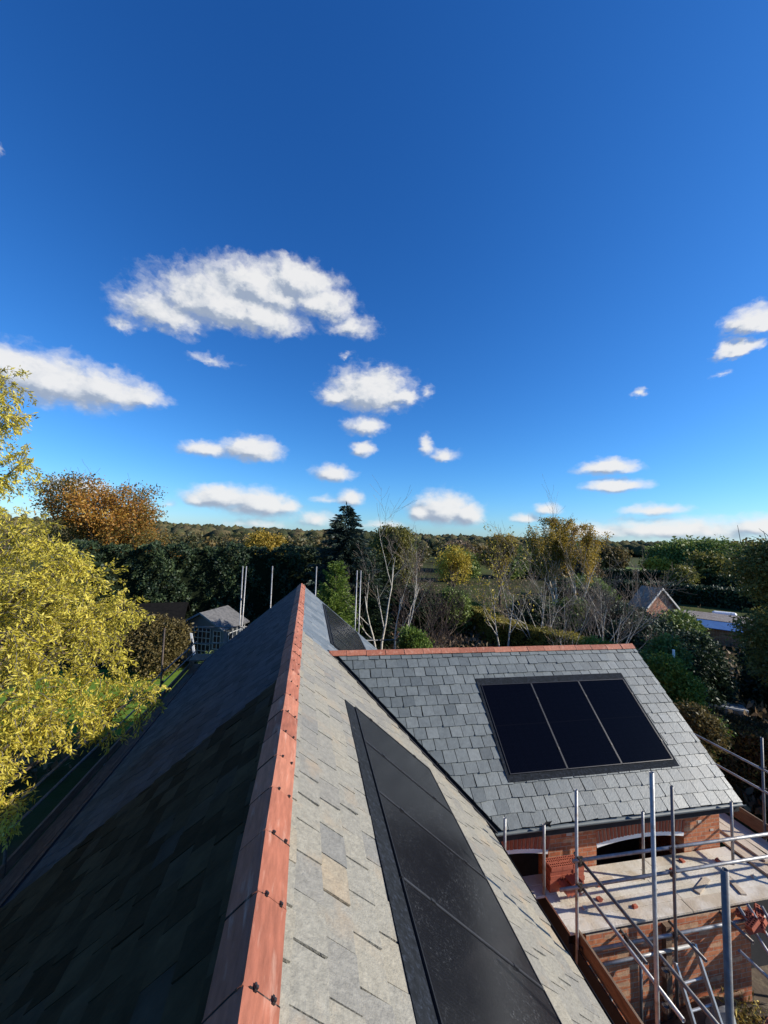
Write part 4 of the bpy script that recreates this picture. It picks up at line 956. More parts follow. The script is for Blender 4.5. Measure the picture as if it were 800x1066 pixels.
leafy('holly_tree', 'dark dense tree standing below the brown-green one at the right edge', 'tree', 17.0, 8.6, -3.7, 3.4, 'ever', 66, plant=True, nb=9, lsize=.10)
hedge('beech_hedge', 'russet beech hedge beyond the gable scaffold, its top lit by the sun', [(11.3,13.6),(14.2,11.6),(18.5,9.0)], 2.2, 1.5, 'beech', 70, .085, wav=.2)
hedge('clipped_hedge', 'low clipped hedge with a sunlit brownish top running behind the wing ridge', [(16.2,37.0),(15.2,28.3),(17.8,23.1),(18.6,19.8)], 2.1, 1.6, 'hedgetop', 71, .11, wav=.15)
hedge('field_hedge', 'dark field hedge behind the brick gabled outbuilding', [(38,56),(52,52),(66,36)], 2.6, 2.5, 'ever', 72, .35)
hedge('field_hedge', 'long dark hedge along the near side of the green field', [(50,84),(80,72),(100,48)], 2.6, 2.5, 'ever', 73, .5)
for i, (x, y, zt, w) in enumerate(((19.5,30.5,-5.0,5.0),(22.8,31.0,-5.2,5.0),(27.5,35.0,-4.6,6.0),(30.5,37.5,-4.6,6.0),(26,28,-5.4,5),(12,33.5,-4.6,5.0),(8.8,33,-4.4,5.0),(31.0,27.5,-5.8,4.0),(28.3,30.3,-5.5,4.0),(34,42,-4.2,6))):
    leafy('shrub', 'dark evergreen bush in the shaded belt between the wing ridge and the outbuilding', 'shrub', x, y, zt, w, 'shrub' if i % 2 else 'ever', 80+i, plant=True, nb=9, group='dark bushes of the shaded belt')
kinds = ['ever','shrub','brown','olive']
far = [(114,97,3.2,26,'shrub'),(106,88,2.4,20,'shrub'),(122,90,2.6,24,'brown'),(112,80,2.0,20,'shrub'),(130,84,2.2,26,'shrub'),(85.6,69.1,-.6,8,'olive'),(95,89,-2.6,7,'yellow'),(75,66,-3.2,4,'olive'),(-13,119,.9,11,'gold'),(60,78,-.5,9,'rust'),(68,88,.2,10,'shrub'),(46,82,-.6,9,'shrub'),(38,96,.1,12,'rust'),(22,100,.2,12,'shrub'),(8,92,-1.0,11,'rust'),(30,74,-1.4,8,'shrub'),(98,58,-1.0,12,'shrub'),(84,98,.6,12,'brown'),(16,70,-1.8,8,'rust'),(104,72,-.8,10,'shrub'),(118,66,.8,16,'shrub'),(128,74,1.4,16,'shrub')]
flab = ['broad dark tree at the left end of the skyline wood above the outbuilding','dark tree standing in front of the skyline wood','brownish tree inside the skyline wood','low green tree before the skyline wood','large dark tree at the right end of the skyline wood','round yellow-green tree at the edge of the field in front of the wood','small yellow tree beside the far green field','pale thin tree between the outbuilding and the wood','golden tree beyond the tall hedge at the left','rust-brown tree right of the golden birches','dark tree on the skyline right of the golden birches','green tree behind the golden birches','rust-brown tree behind the orange-yellow tree','green tree beyond the bright yellow tree','rust-brown tree beyond the birches','dark tree behind the bright yellow tree','dark tree behind the long field hedge','brown-green tree at the back of the far field','rust-brown tree between the birches and the bright yellow tree','mid green tree right of the round yellow-green one','dark tree at the right behind the brown-green edge tree','green tree behind the brown-green edge tree']
for i, ((x, y, zt, w, lf), lab) in enumerate(zip(far, flab)):
    zt -= 1.5*sqrt(x*x+y*y)/130
    leafy('woodland_tree', lab, 'tree', x, y, zt, w, lf, 120+i, nb=8, group='trees beyond the gardens', zbot=GZ+.5)

# ------------------------------------------------------------------ garden buildings
def gabled(name, label, cat, x, y, rot, w, l, zbase, zeave, zridge, wallm, roofm, over=.15):
    """gable faces local -y; returns (empty, transform)"""
    o = thing(name, label, cat, (x, y, zbase)); cr, sr = cos(rot), sin(rot)
    def Tt(p): return (x+p[0]*cr-p[1]*sr, y+p[0]*sr+p[1]*cr, p[2])
    def put(nm_, mb, mat, parent=o): mb.V = [Tt(v) for v in mb.V]; return mb.build(nm_, mat, parent)
    m_ = MB(); m_.prism([(-w/2,zbase),(w/2,zbase),(w/2,zeave),(0,zridge),(-w/2,zeave)], 0, l); wall = put('wall', m_, wallm)
    m_ = MB(); k = (zridge-zeave)/(w/2)
    for s in (-1,1):
        a = (s*(w/2+over), zeave-over*k+.02); b = (0, zridge+.02); m_.prism([a, b, (b[0], b[1]+.09), (a[0], a[1]+.08)], -over*1.6, l+over)
    rf = put('roof', m_, roofm)
    return o, put, wall, rf
shed, put, wall, rf = gabled('garden_shed', 'blue-grey garden summerhouse with white glazing bars below the tall hedge', 'shed', -6.3, 26.6, R(-24), 3.0, 2.2, GZ, -6.0, -5.2, M['shed_wall'], M['shed_roof'], .25)
m_ = MB(); m_.box((-.62,-.03,GZ+.1),(.62,-.005,-6.15)); door = put('door', m_, M['winglass'])
m_ = MB()
for k in range(5): m_.box((-.62+k*.295,-.06,GZ+.1),(-.58+k*.295,-.031,-6.12))
for z in (GZ+.1, GZ+.75, GZ+1.15, GZ+1.55, GZ+1.95): m_.box((-.62,-.0585,z),(.6,-.0315,z+.04))
put('glazing_bars', m_, M['trim'], door)
for xa in (-1.35, .78):
    m_ = MB(); m_.box((xa,-.03,GZ+.95),(xa+.55,-.005,-6.25)); wn = put('window', m_, M['winglass'])
    m_ = MB()
    for k in range(3): m_.box((xa+k*.255,-.055,GZ+.95),(xa+.035+k*.255,-.031,-6.22))
    for z in (GZ+.95, GZ+1.35, GZ+1.75, GZ+2.05): m_.box((xa,-.054,z),(xa+.54,-.032,z+.035))
    put('glazing_bars', m_, M['trim'], wn)
m_ = MB(); m_.box((1.505,.4,GZ+.95),(1.53,2.2,-6.2)); wn = put('window', m_, M['winglass'])
m_ = MB()
for k in range(5): m_.box((1.532,.4+k*.44,GZ+.95),(1.56,.45+k*.44,-6.2))
for z in (GZ+.95, GZ+1.4, GZ+1.85, GZ+2.1): m_.box((1.533,.4,z),(1.558,2.2,z+.04))
put('glazing_bars', m_, M['trim'], wn)
for s in (-1,1):
    m_ = MB(); m_.prism([(s*1.78,-6.17),(0,-5.19),(0,-5.07),(s*1.78,-6.05)], -.44, -.41); put('barge_board', m_, M['shed_wall'])

sh, put, wall, rf = gabled('timber_shelter', 'low open shelter with a dark pitched roof left of the summerhouse', 'shelter', -13.0, 29.0, R(-80), 3.2, 4.6, GZ+2.2, -5.9, -5.15, M['dark_roof'], M['dark_roof'], .3)
for (px_, py_) in ((-1.5,.2),(1.5,.2),(-1.5,4.4),(1.5,4.4)):
    m_ = MB(); m_.box((px_-.06,py_-.06,GZ),(px_+.06,py_+.06,GZ+2.25)); put('post', m_, M['timber'])

ob, put, wall, rf = gabled('brick_outbuilding', 'small orange brick outbuilding with a sunlit gable beyond the wing roof', 'outbuilding', 33.5, 31.6, R(4), 3.6, 1.9, GZ, -5.95, -4.1, M['brick_old'], M['grey_tile'], .12)
for s in (-1,1):
    m_ = MB(); m_.prism([(s*2.1,-6.12),(0,-4.12),(0,-3.93),(s*2.1,-5.93)], -.26, -.2); put('barge_board', m_, M['render'])
# long low shed to its right, sheet roof facing us coloured as reflected blue sky
ls_ = thing('long_shed', 'long low shed with a brown tiled strip over a sheet roof coloured like reflected blue sky', 'shed', (37, 28.5, GZ))
a = Vector((35.2,30.6,0)); b = Vector((42.0,21.0,0)); u = (b-a).normalized(); s = Vector((-u.y, u.x, 0))
if s.dot(a) > 0: s = -s          # towards the camera
def slab(nm_, o0, o1, z0_, z1_, mat, th=.12, ea=0, eb=0):
    p = [a-u*ea+s*o0, b+u*eb+s*o0, b+u*eb+s*o1, a-u*ea+s*o1]
    V = [(q.x,q.y,z) for q, z in zip(p, (z0_,z0_,z1_,z1_))]; V += [(x_,y_,z_-th) for x_,y_,z_ in V]
    return mesh(nm_, V, [(3,2,1,0),(4,5,6,7),(0,1,5,4),(1,2,6,5),(2,3,7,6),(3,0,4,7)], mat, ls_)
def wallbox(nm_, o0, o1, z0_, z1_, mat):
    p = [a+s*o0, b+s*o0, b+s*o1, a+s*o1]; V = [(q.x,q.y,z0_) for q in p]+[(q.x,q.y,z1_) for q in p]; return mesh(nm_, V, BOXF, mat, ls_)
wallbox('wall', -2.0, 1.9, GZ, -6.75, M['brick_old'])
slab('tiled_roof', -.6, .9, -5.95, -6.38, M['grey_tile'], ea=.3); slab('tiled_roof', -.62, -2.4, -5.97, -6.6, M['grey_tile'])
slab('sky_tinted_roof', .92, 2.4, -6.42, -6.85, M['sky_tinted_roof'], th=.05, eb=.2)
# cars' pale roofs half seen beyond: a white capsule on legs stands in for them
for i, (x, y, r_, lab) in enumerate(((40.2,31.0,.26,'small white capsule standing in for pale car roofs just above the brown roof of the long shed'),)):
    m_ = MB(); m_.tube([(x-.7,y+.6,GZ+1.9),(x-.6,y+.5,GZ+1.9),(x+.6,y-.5,GZ+1.9),(x+.7,y-.6,GZ+1.9)], [r_*.6,r_,r_,r_*.6], 16)
    for k in (-.8,.8): m_.box((x+k*.5-.1,y-k*.4-.2,GZ),(x+k*.5+.1,y-k*.4+.2,GZ+1.9))
    o = m_.build('car_roof_stand_in', M['white'], origin=(x,y,GZ)); tag(o, lab, 'capsule')
# post, steps, garden fence
o = MB().tube([(12.75,11.55,GZ),(12.75,11.55,-3.6)], .04, 10).build('washing_line_post', M['white'], origin=(12.75,11.55,GZ)); tag(o, 'thin pale post between the shrubs beyond the wing gable', 'post')
st = thing('garden_steps', 'grey garden steps with white edges beyond the shrubs at the right', 'steps', (19.0, 14.6, GZ))
for k in range(3):
    MB().box((18.4,14.2+k*.35,GZ),(19.8,15.6,GZ+.35+k*.35), rot=R(-38), c=(19,14.6)).build('tread', M['tarp'], st)
    MB().box((18.4,14.16+k*.35,GZ+.28+k*.35),(19.8,14.198+k*.35,GZ+.36+k*.35), rot=R(-38), c=(19,14.6)).build('nosing', M['white'], st)
fn = thing('post_and_rail_fence', 'weathered post and rail fence behind the clipped hedge', 'fence', (20, 31, GZ))
fa, fb = Vector((18.0,33.0,GZ)), Vector((24.5,30.0,GZ))
for k in range(6):
    p = fa.lerp(fb, k/5); MB().box((p.x-.05,p.y-.05,GZ),(p.x+.05,p.y+.05,GZ+1.9)).build('post', M['bark_grey'], fn)
for z in (.7,1.15,1.6):
    c = (fa+fb)/2; MB().obox((c.x,c.y-.07,GZ+z), (fb-fa)/2, (0,.02,0), (0,0,.05)).build('rail', M['bark_grey'], fn)
# far houses on the left hill
for i, (az, D, s_, lab) in enumerate(((-15.2, 620, 9, 'tiny white house on the wooded hill left of the others'), (-14.4, 700, 8, 'tiny white house on the hill just above the hedge'), (-12.0, 820, 9, 'tiny pale house in the middle of the wooded hill'), (-13.2, 560, 7, 'tiny pale house lowest on the wooded hill'), (29.6, 420, 7, 'white farmhouse on the hill above the orange-yellow tree'), (40.0, 330, 7, 'tiny pale farm building at the back of the far green field'))):
    x, y = sin(R(az))*D, cos(R(az))*D; e = {620:-1.0,700:2.5,820:6.0,560:-3.0,420:-5.0,330:-7.0}[D]
    gabled('far_house', lab, 'house', x, y, R(-az), s_, s_*.8, e-6, e+3.0, e+5.5, M['render'], M['grey_tile'], .3)

# ------------------------------------------------------------------ terrain
HP = [(-180,.5),(-60,.8),(-40,.9),(-16,.82),(-6,.62),(0,.5),(10,.5),(20,.48),(29,.42),(38,.22),(46,.1),(60,.15),(90,.4),(180,.5)]
def hel(az): return np.interp(az, [p[0] for p in HP], [p[1] for p in HP])
def hillz(az, r):
    f = np.clip((r-260)/(1500-260), 0, 1); f = f*f*(3-2*f)
    crest = 1500*np.tan(np.radians(hel(az)))-6+2.2*np.sin(az*.9)+1.3*np.sin(az*2.3)
    g = np.clip((r-1500)/900, 0, 1)
    return GZ-.4+(crest-GZ)*f*(1-.6*g)
def groundmat():
    m, nt, out = newmat('garden_and_field_ground'); L = nt.links; v = coords(nt)
    n1 = noise(nt, v, .35, 6, .65); n2 = noise(nt, v, .02, 4, .6); n3 = noise(nt, v, 9, 4)
    r1 = ramp(nt, [(.35,(.028,.030,.012)),(.5,(.055,.065,.018)),(.65,(.075,.058,.03))]); L.new(n1.outputs['Fac'], r1.inputs['Fac'])
    r2 = ramp(nt, [(.4,(.6,.6,.6)),(.6,(1.3,1.4,1.1))]); L.new(n2.outputs['Fac'], r2.inputs['Fac'])
    c = mix(nt, r1.outputs['Color'], r2.outputs['Color'], 1.0, 'MULTIPLY')
    b = N(nt, 'ShaderNodeBsdfPrincipled', Roughness=1.0); b.inputs['Specular IOR Level'].default_value = .1
    bp = N(nt, 'ShaderNodeBump', Strength=.8, Distance=.05); L.new(n3.outputs['Fac'], bp.inputs['Height']); L.new(bp.outputs[0], b.inputs['Normal'])
    L.new(c, b.inputs['Base Color']); L.new(b.outputs[0], out.inputs['Surface']); return m
def polar(name, radii, az0, az1, na, zf, mat):
    V = []; F = []
    for r in radii:
        for k in range(na+1):
            a = az0+(az1-az0)*k/na; V.append((sin(R(a))*r, cos(R(a))*r, zf(a, r)))
    n = na+1
    for i in range(len(radii)-1):
        for k in range(na): F.append((i*n+k, (i+1)*n+k, (i+1)*n+k+1, i*n+k+1))
    o = mesh(name, V, F, mat, smooth=True); tag(o, kind='structure'); return o
GM = groundmat()
polar('ground', [.01,5,12,25,50,100,200,400,1000,2500,6000], -180, 180, 90, lambda a, r: GZ, GM)
M['hill'] = surf('wooded_hillside', (.030,.034,.016), (.075,.068,.032), nscale=.02, rough=1, bump=.0, spec=.1, stain=(.09,.11,.035), stain_scale=.006)
polar('hills', list(np.linspace(240, 1500, 22))+[1700,2000,2500], -180, 180, 240, lambda a, r: float(hillz(a, r)), M['hill'])
M['lawn'] = surf('mown_lawn', (.09,.16,.02), (.13,.21,.03), nscale=3, rough=1, bump=.6, bscale=60, spec=.1)
M['field'] = surf('pasture_grass', (.10,.15,.03), (.15,.19,.045), nscale=.3, rough=1, bump=.2, spec=.1)
def sheet(name, poly, z, mat): o = mesh(name, [(x,y,z) for x,y in poly], [tuple(range(len(poly)))], mat); tag(o, kind='structure')
sheet('lawn', [(-16,16),(-3.6,18.5),(-3.0,25.5),(-14,26)], GZ+.004, M['lawn'])
sheet('field', [(50,60),(72,40),(92,44),(78,68),(56,82)], GZ+.05, M['field'])
sheet('field', [(74,92),(112,60),(150,84),(118,130)], GZ+.055, M['field'])
sheet('field', [(60,110),(78,100),(150,160),(120,190)], GZ+.06, M['field'])
sheet('lawn', [(17.5,12.5),(22,11),(24,14),(19,15.5)], GZ+.006, M['lawn'])
sheet('yard', [(4.36,-4),(17,-4),(15,8.4),(8.6,8.4),(8.6,6.69),(4.36,6.69)], GZ+.01, M['soil'])
sheet('driveway', [(12.5,5),(26,8.5),(26,11.5),(12,8.6)], GZ+.008, M['soil'])

# far woodland: one uncountable mass of crowns over the hills
def woodland(name, n, r0, r1, seed, sub, size, mat):
    rng = np.random.default_rng(seed)
    import bmesh
    bm = bmesh.new(); bmesh.ops.create_icosphere(bm, subdivisions=sub, radius=1); base = np.array([v.co[:] for v in bm.verts]); fc = np.array([[v.index for v in f.verts] for f in bm.faces]); bm.free()
    inv = rng.random(n); rr = 1/(1/r0+(1/r1-1/r0)*inv); az = rng.uniform(-50, 72, n)
    # clumped: keep where a smooth field is high
    keep = (np.sin(az*.55+rr*.004)+np.sin(az*.21-rr*.011)+rng.normal(0,.9,n)) > -.75; rr, az = rr[keep], az[keep]; n = len(rr)
    x, y = np.sin(np.radians(az))*rr, np.cos(np.radians(az))*rr; z = np.where(rr > 245, hillz(az, rr), GZ)
    s = size*(.6+.8*rng.random(n)); V = []; 
    bumps = 1+rng.normal(0, .16, (n, len(base)))
    P = base[None]*bumps[:,:,None]*s[:,None,None]*np.array([1,1,.85]); P = P+np.stack([x,y,z+s*.75],1)[:,None,:]
    Fv = (fc[None]+np.arange(n)[:,None,None]*len(base)).reshape(-1,3)
    me = bpy.data.meshes.new(name); V = P.reshape(-1,3).astype(np.float32)
    me.vertices.add(len(V)); me.vertices.foreach_set('co', V.ravel()); me.loops.add(len(Fv)*3); me.loops.foreach_set('vertex_index', Fv.ravel().astype(np.int32))
    me.polygons.add(len(Fv)); me.polygons.foreach_set('loop_start', np.arange(0, len(Fv)*3, 3, dtype=np.int32)); me.update(calc_edges=True); me.validate(); me.materials.append(mat)
    t = np.repeat(rng.random(n), len(fc))*.7+rng.random(len(Fv))*.3
    at = me.attributes.new('tint', 'FLOAT', 'FACE'); at.data.foreach_set('value', t.astype(np.float32))
    o = bpy.data.objects.new(name, me); col.objects.link(o); tag(o, kind='stuff'); return o
M['wood'] = tintmat('mixed_autumn_woodland', [(0,(.035,.045,.025)),(.4,(.07,.075,.035)),(.65,(.12,.095,.05)),(.85,(.13,.13,.05)),(1,(.22,.15,.06))], rough=1, spec=.05, nmix=.5, nscale=.6, bump=1.0, bscale=1.2, bumpdist=.8)
woodland('distant_woodland', 5200, 330, 1900, 31, 1, 6.0, M['wood'])
# nearer woodland belt in leaf quads
rng = np.random.default_rng(77); PB = []; TB = []
for k in range(240):
    az = rng.uniform(-48, 70); D = 1/(rng.uniform(1/360, 1/130)); 
    if 36 < az < 56 and D < 230: continue
    s_ = rng.uniform(3.0, 5.5)*(1 if D > 200 else .8); x, y = sin(R(az))*D, cos(R(az))*D; z = float(hillz(az, D)) if D > 245 else GZ
    n = 420; d = unit(rng.normal(size=(n,3)))*(.6+.4*rng.random((n,1)))*s_*np.array([1,1,.85]); PB.append(np.array([x,y,z+s_*.8])+d+rng.normal(0,.25,(n,3))); TB.append(np.clip(rng.random()*.6+rng.random(n)*.4,0,1))
wl = leafmat('woodland_belt_leaves', [(0,(.04,.05,.02)),(.4,(.085,.09,.035)),(.7,(.16,.12,.05)),(1,(.26,.18,.05))], .3)
tag(leaves('woodland_belt', np.concatenate(PB), 1.3, .9, wl, None, rng, tint=np.concatenate(TB)), kind='stuff')
# undergrowth and fallen leaves around the gardens
n = 42000; rng = np.random.default_rng(78); az = rng.uniform(-45, 66, n); D = 1/rng.uniform(1/90, 1/17, n); x, y = np.sin(np.radians(az))*D, np.cos(np.radians(az))*D
ok = ~((x > -16) & (x < -3) & (y > 15.5) & (y < 26.5)) & ~((D > 62) & (az > 36)) & ~((x > 8) & (x < 11) & (y < 12))
x, y, D = x[ok], y[ok], D[ok]; hgt = .25+.9*np.clip(np.sin(x*.7)*np.sin(y*.5+1)+.2, 0, 1)
P = np.stack([x, y, GZ+rng.random(len(x))*hgt], 1)
tag(leaves('undergrowth', P, .34, .16, LEAF['rust'], None, rng, axis=(0,0,1), axmix=.5), kind='stuff')

# ------------------------------------------------------------------ camera
yaw, pit, rol = .1915, .0659, .0331
fw = Vector((sin(yaw)*cos(pit), cos(yaw)*cos(pit), sin(pit))); r_ = fw.cross(Vector((0,0,1))).normalized(); u_ = r_.cross(fw)
r2 = r_*cos(rol)+u_*sin(rol); u2 = -r_*sin(rol)+u_*cos(rol)
cam = bpy.data.cameras.new('camera'); co = bpy.data.objects.new('camera', cam); col.objects.link(co)
co.matrix_world = Matrix(((r2.x,u2.x,-fw.x,0),(r2.y,u2.y,-fw.y,0),(r2.z,u2.z,-fw.z,0),(0,0,0,1)))
cam.sensor_fit = 'HORIZONTAL'; cam.sensor_width = 36; cam.lens = 36*400.6/800; cam.clip_start = .05; cam.clip_end = 12000
scene.camera = co

# ------------------------------------------------------------------ light
sun = bpy.data.lights.new('sun', 'SUN'); sun.energy = 5.0; sun.angle = R(.5); sun.color = (1, .93, .82)
so = bpy.data.objects.new('sun', sun); col.objects.link(so); so.rotation_euler = SD.to_track_quat('Z', 'Y').to_euler()

CL = [(-9.5, 28.9, 8.0, 2.7, 1), (-8.7, 31.9, 9.4, 3.0, 1), (-14.5, 29.3, 8.0, 3.4, 1), (-20.5, 26.6, 5.5, 2.6, 0.8), (-3.3, 33.8, 6.3, 2.3, 1), (0.4, 31.6, 5.7, 2.0, 0.9), (4.9, 29.2, 4.1, 1.6, 0.5), (-24.5, 24.3, 2.2, 1.2, 0.3), (-14.7, 22.6, 4.1, 0.9, 0.15), (4.6, 25.6, 1.5, 0.6, 0.1), (-30.4, 16.0, 6.2, 3.1, 1), (-25.9, 16.4, 5.1, 2.4, 0.9), (-34.3, 16.2, 4.4, 2.4, 0.9), (-21.9, 16.5, 3.1, 1.4, 0.6), (-38.8, 13.3, 3.7, 2.7, 0.9), (8.2, 21.0, 7.0, 3.4, 1), (13.3, 20.6, 2.9, 1.4, 0.7), (3.8, 20.2, 3.2, 1.6, 0.8), (17.1, 21.2, 1.3, 1.0, 0.1), (7.6, 16.3, 3.0, 1.6, 0.7), (7.6, 13.0, 1.9, 1.3, 0.7), (-8.5, 11.7, 4.6, 2.0, 1), (-14.3, 11.0, 3.1, 1.3, 0.8), (17.0, 13.7, 1.3, 1.7, 0.6), (19.6, 12.3, 2.3, 1.0, 0.4), (3.2, 9.0, 3.3, 1.4, 0.8), (-12.1, 4.7, 4.6, 1.8, 1), (-7.1, 4.2, 5.4, 2.3, 1), (-3.1, 4.0, 2.0, 1.2, 0.8), (-15.1, 4.0, 1.7, 1.0, 0.7), (5.9, 5.6, 2.0, 1.4, 0.8), (2.4, 5.3, 2.8, 0.8, 0.2), (1.1, 2.4, 3.3, 1.3, 0.4), (-7.2, 1.4, 5.8, 1.2, 0.3), (19.8, 4.4, 5.0, 2.7, 1), (23.0, 3.8, 2.7, 2.0, 1), (16.7, 3.9, 2.3, 1.7, 1), (34.0, 4.5, 1.8, 0.9, 0.7), (31.3, 3.3, 1.9, 0.8, 0.6), (41.1, 9.9, 3.6, 1.2, 1), (42.2, 7.5, 3.8, 1.0, 0.9), (46.0, 4.4, 3.7, 0.8, 0.5), (47.9, 2.1, 9.2, 1.5, 0.6), (39.8, 1.7, 6.6, 1.1, 0.5), (55.3, 2.5, 3.7, 1.4, 0.6), (55.4, 23.6, 2.9, 1.5, 0.9), (54.0, 21.4, 2.1, 0.8, 0.8), (52.5, 19.1, 1.3, 0.5, 0.05), (44.8, 18.4, 0.9, 0.6, 0.4), (-36.7, 35.0, 0.6, 0.7, 0.2), (-17.1, 37.0, 1.1, 0.6, 0.0), (-27.4, 4.4, 3.4, 1.3, 0.7), (-18.4, 3.4, 1.3, 0.7, 0.3), (61.2, 22.1, 3.7, 1.7, 0.9), (62.4, 3.2, 4.5, 1.3, 0.6), (-39.1, 0.3, 4.7, 1.3, 0.7), (11.0, 1.9, 5.7, 0.9, 0.3)]
w = bpy.data.worlds.new('World'); scene.world = w; w.use_nodes = True; nt = w.node_tree; nt.nodes.clear(); L = nt.links
g = bpy.data.node_groups.new('cloud_field', 'ShaderNodeTree')
g.interface.new_socket('P', in_out='INPUT', socket_type='NodeSocketVector'); g.interface.new_socket('m', in_out='OUTPUT', socket_type='NodeSocketFloat'); g.interface.new_socket('ms', in_out='OUTPUT', socket_type='NodeSocketFloat')
gi = g.nodes.new('NodeGroupInput'); go = g.nodes.new('NodeGroupOutput')
def gmath(op, a, b=None, c=None, t=g):
    n = t.nodes.new('ShaderNodeMath'); n.operation = op
    for i, v in enumerate((a, b, c)):
        if v is None: continue
        if hasattr(v, 'links'): t.links.new(v, n.inputs[i])
        else: n.inputs[i].default_value = v
    return n.outputs[0]
def gv(op, a, b=None, t=g):
    n = t.nodes.new('ShaderNodeVectorMath'); n.operation = op
    for i, v in enumerate((a, b)):
        if v is None: continue
        if hasattr(v, 'links'): t.links.new(v, n.inputs[i])
        else: n.inputs[i].default_value = v
    return n
def gnoise(vec, scale, detail, rough, t=g):
    n = t.nodes.new('ShaderNodeTexNoise'); n.inputs['Scale'].default_value = scale; n.inputs['Detail'].default_value = detail; n.inputs['Roughness'].default_value = rough
    t.links.new(vec, n.inputs['Vector']); return n
# large-scale warp of the outlines, then billows
sepP = g.nodes.new('ShaderNodeSeparateXYZ'); g.links.new(gi.outputs[0], sepP.inputs[0])
# clouds get smaller and flatter towards the horizon: warp scales with elevation
sq = gv('MULTIPLY', gi.outputs[0], (1, 1.5, 1))
wn = gnoise(sq.outputs[0], .22, 3, .55); ws = gv('SUBTRACT', wn.outputs['Color'], (.5,.5,.5)); 
wn2 = gnoise(sq.outputs[0], .8, 4, .6); ws2 = gv('SUBTRACT', wn2.outputs['Color'], (.5,.5,.5))
amp = gmath('MINIMUM', gmath('ADD', gmath('MULTIPLY', sepP.outputs[1], .05), .35), 1.5)
s1 = gv('SCALE', ws.outputs[0]); g.links.new(gmath('MULTIPLY', amp, 1.7), s1.inputs['Scale'])
s2 = gv('SCALE', ws2.outputs[0]); g.links.new(gmath('MULTIPLY', amp, 1.3), s2.inputs['Scale'])
P1 = gv('ADD', gv('ADD', gi.outputs[0], s1.outputs[0]).outputs[0], gv('MULTIPLY', s2.outputs[0], (1,.8,1)).outputs[0]).outputs[0]
acc = None
for (a, e, ra, re, st_) in CL:
    if st_ <= 0.01: continue
    v = gv('SUBTRACT', P1, (a, e-re*.12, 0)).outputs[0]; v = gv('MULTIPLY', v, (1/(ra*1.20), 1/(re*1.34), 0)).outputs[0]
    sp2 = g.nodes.new('ShaderNodeSeparateXYZ'); g.links.new(v, sp2.inputs[0])
    yy = gmath('SUBTRACT', gmath('MULTIPLY', sp2.outputs[1], 1.25), gmath('MULTIPLY', gmath('ABSOLUTE', sp2.outputs[1]), .25))
    d2 = gmath('SQRT', gmath('ADD', gmath('MULTIPLY', sp2.outputs[0], sp2.outputs[0]), gmath('MULTIPLY', yy, yy)))
    m_ = gmath('MULTIPLY', gmath('SUBTRACT', 1.0, d2), .35+.65*st_) if st_ > .35 else gmath('SUBTRACT', gmath('MULTIPLY', gmath('SUBTRACT', 1.0, d2), .5), .14-.2*st_)
    acc = m_ if acc is None else gmath('SMOOTH_MAX', acc, m_, .22)
fn1 = gnoise(gv('MULTIPLY', P1, (1,1.4,1)).outputs[0], .55, 5, .52)
fb = gmath('MULTIPLY', gmath('SUBTRACT', fn1.outputs['Fac'], .48), .62)
g.links.new(gmath('ADD', acc, fb), go.inputs[0])
fn2 = gnoise(gv('MULTIPLY', P1, (1,1.5,1)).outputs[0], .42, 3, .5)
g.links.new(gmath('ADD', acc, gmath('MULTIPLY', gmath('SUBTRACT', fn2.outputs['Fac'], .5), .8)), go.inputs[1])
tc = N(nt, 'ShaderNodeTexCoord'); sep = N(nt, 'ShaderNodeSeparateXYZ'); L.new(tc.outputs['Generated'], sep.inputs[0])
def wm(op, a, b=None, c=None): return gmath(op, a, b, c, nt)
az = wm('MULTIPLY', wm('ARCTAN2', sep.outputs[0], sep.outputs[1]), 180/pi); el = wm('MULTIPLY', wm('ARCSINE', sep.outputs[2]), 180/pi)
cb = N(nt, 'ShaderNodeCombineXYZ'); L.new(az, cb.inputs[0]); L.new(el, cb.inputs[1]); cb.inputs[2].default_value = 3.7
def field(off):
    k = nt.nodes.new('ShaderNodeGroup'); k.node_tree = g; v = gv('ADD', cb.outputs[0], off, nt); L.new(v.outputs[0], k.inputs[0]); return k.outputs
f0 = field((0,0,0)); f1 = field((1.0, 1.0, 0)); m0 = f0[0]
def smooth(x, a, b):
    n = nt.nodes.new('ShaderNodeMapRange'); n.interpolation_type = 'SMOOTHSTEP'; n.inputs[1].default_value = a; n.inputs[2].default_value = b; L.new(x, n.inputs[0]); return n.outputs[0]
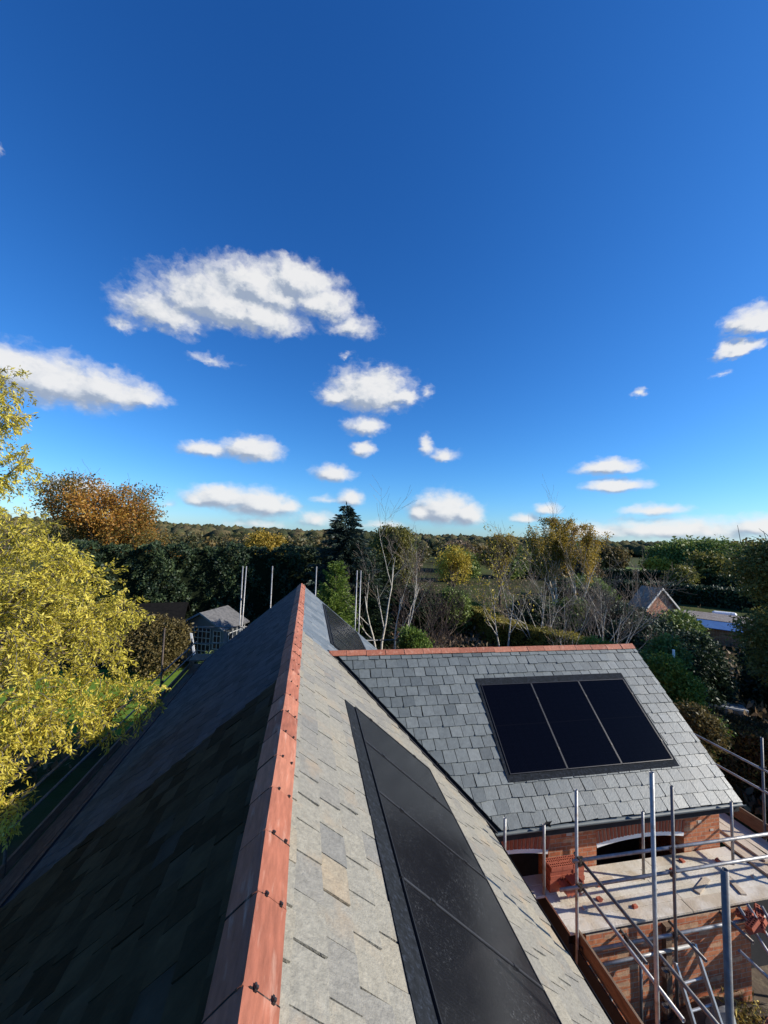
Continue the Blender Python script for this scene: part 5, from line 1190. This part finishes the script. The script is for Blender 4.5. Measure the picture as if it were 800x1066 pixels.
dens = smooth(m0, -.04, .60)
lit = wm('ADD', .60, wm('MULTIPLY', wm('SUBTRACT', f0[1], f1[1]), 1.5)); lit = wm('ADD', lit, wm('MULTIPLY', wm('SUBTRACT', m0, f0[1]), .35)); lit = smooth(lit, .1, 1.05)
cr = N(nt, 'ShaderNodeValToRGB'); cr.color_ramp.elements[0].color = (.40,.48,.62,1); cr.color_ramp.elements[1].color = (1,1,1,1)
e_ = cr.color_ramp.elements.new(.5); e_.color = (.76,.80,.86,1); L.new(lit, cr.inputs[0])
sky = N(nt, 'ShaderNodeTexSky', sky_type='NISHITA', sun_disc=False, sun_elevation=SUN_EL, sun_rotation=SUN_AZ, altitude=0, air_density=1.0, dust_density=.3, ozone_density=4.0)
SKY = .10
EXPO = .45
ssep = N(nt, 'ShaderNodeSeparateColor'); L.new(sky.outputs[0], ssep.inputs[0]); scmb = N(nt, 'ShaderNodeCombineColor')
for k, (gm_, gn_) in enumerate(((1.531, 1.2558), (1.189, 1.4425), (1.015, 1.7991))):   # deep polarised blue of a clear autumn sky
    L.new(wm('MULTIPLY', wm('POWER', wm('MULTIPLY', ssep.outputs[k], SKY), gm_), gn_/2**EXPO/SKY), scmb.inputs[k])
hs = scmb
bgs = N(nt, 'ShaderNodeBackground', Strength=SKY); L.new(hs.outputs[0], bgs.inputs['Color'])
bgc = N(nt, 'ShaderNodeBackground', Strength=.64); L.new(cr.outputs[0], bgc.inputs['Color'])
mx = N(nt, 'ShaderNodeMixShader'); above = smooth(el, -.3, .3); fac = wm('MULTIPLY', wm('MULTIPLY', dens, above), .96)
L.new(fac, mx.inputs[0]); L.new(bgs.outputs[0], mx.inputs[1]); L.new(bgc.outputs[0], mx.inputs[2])
wo = N(nt, 'ShaderNodeOutputWorld'); L.new(mx.outputs[0], wo.inputs['Surface'])
vs = scene.view_settings; vs.view_transform = 'Standard'; vs.look = 'None'; vs.gamma = 1; vs.use_curve_mapping = False; vs.exposure = EXPO
scene.render.engine = 'CYCLES'
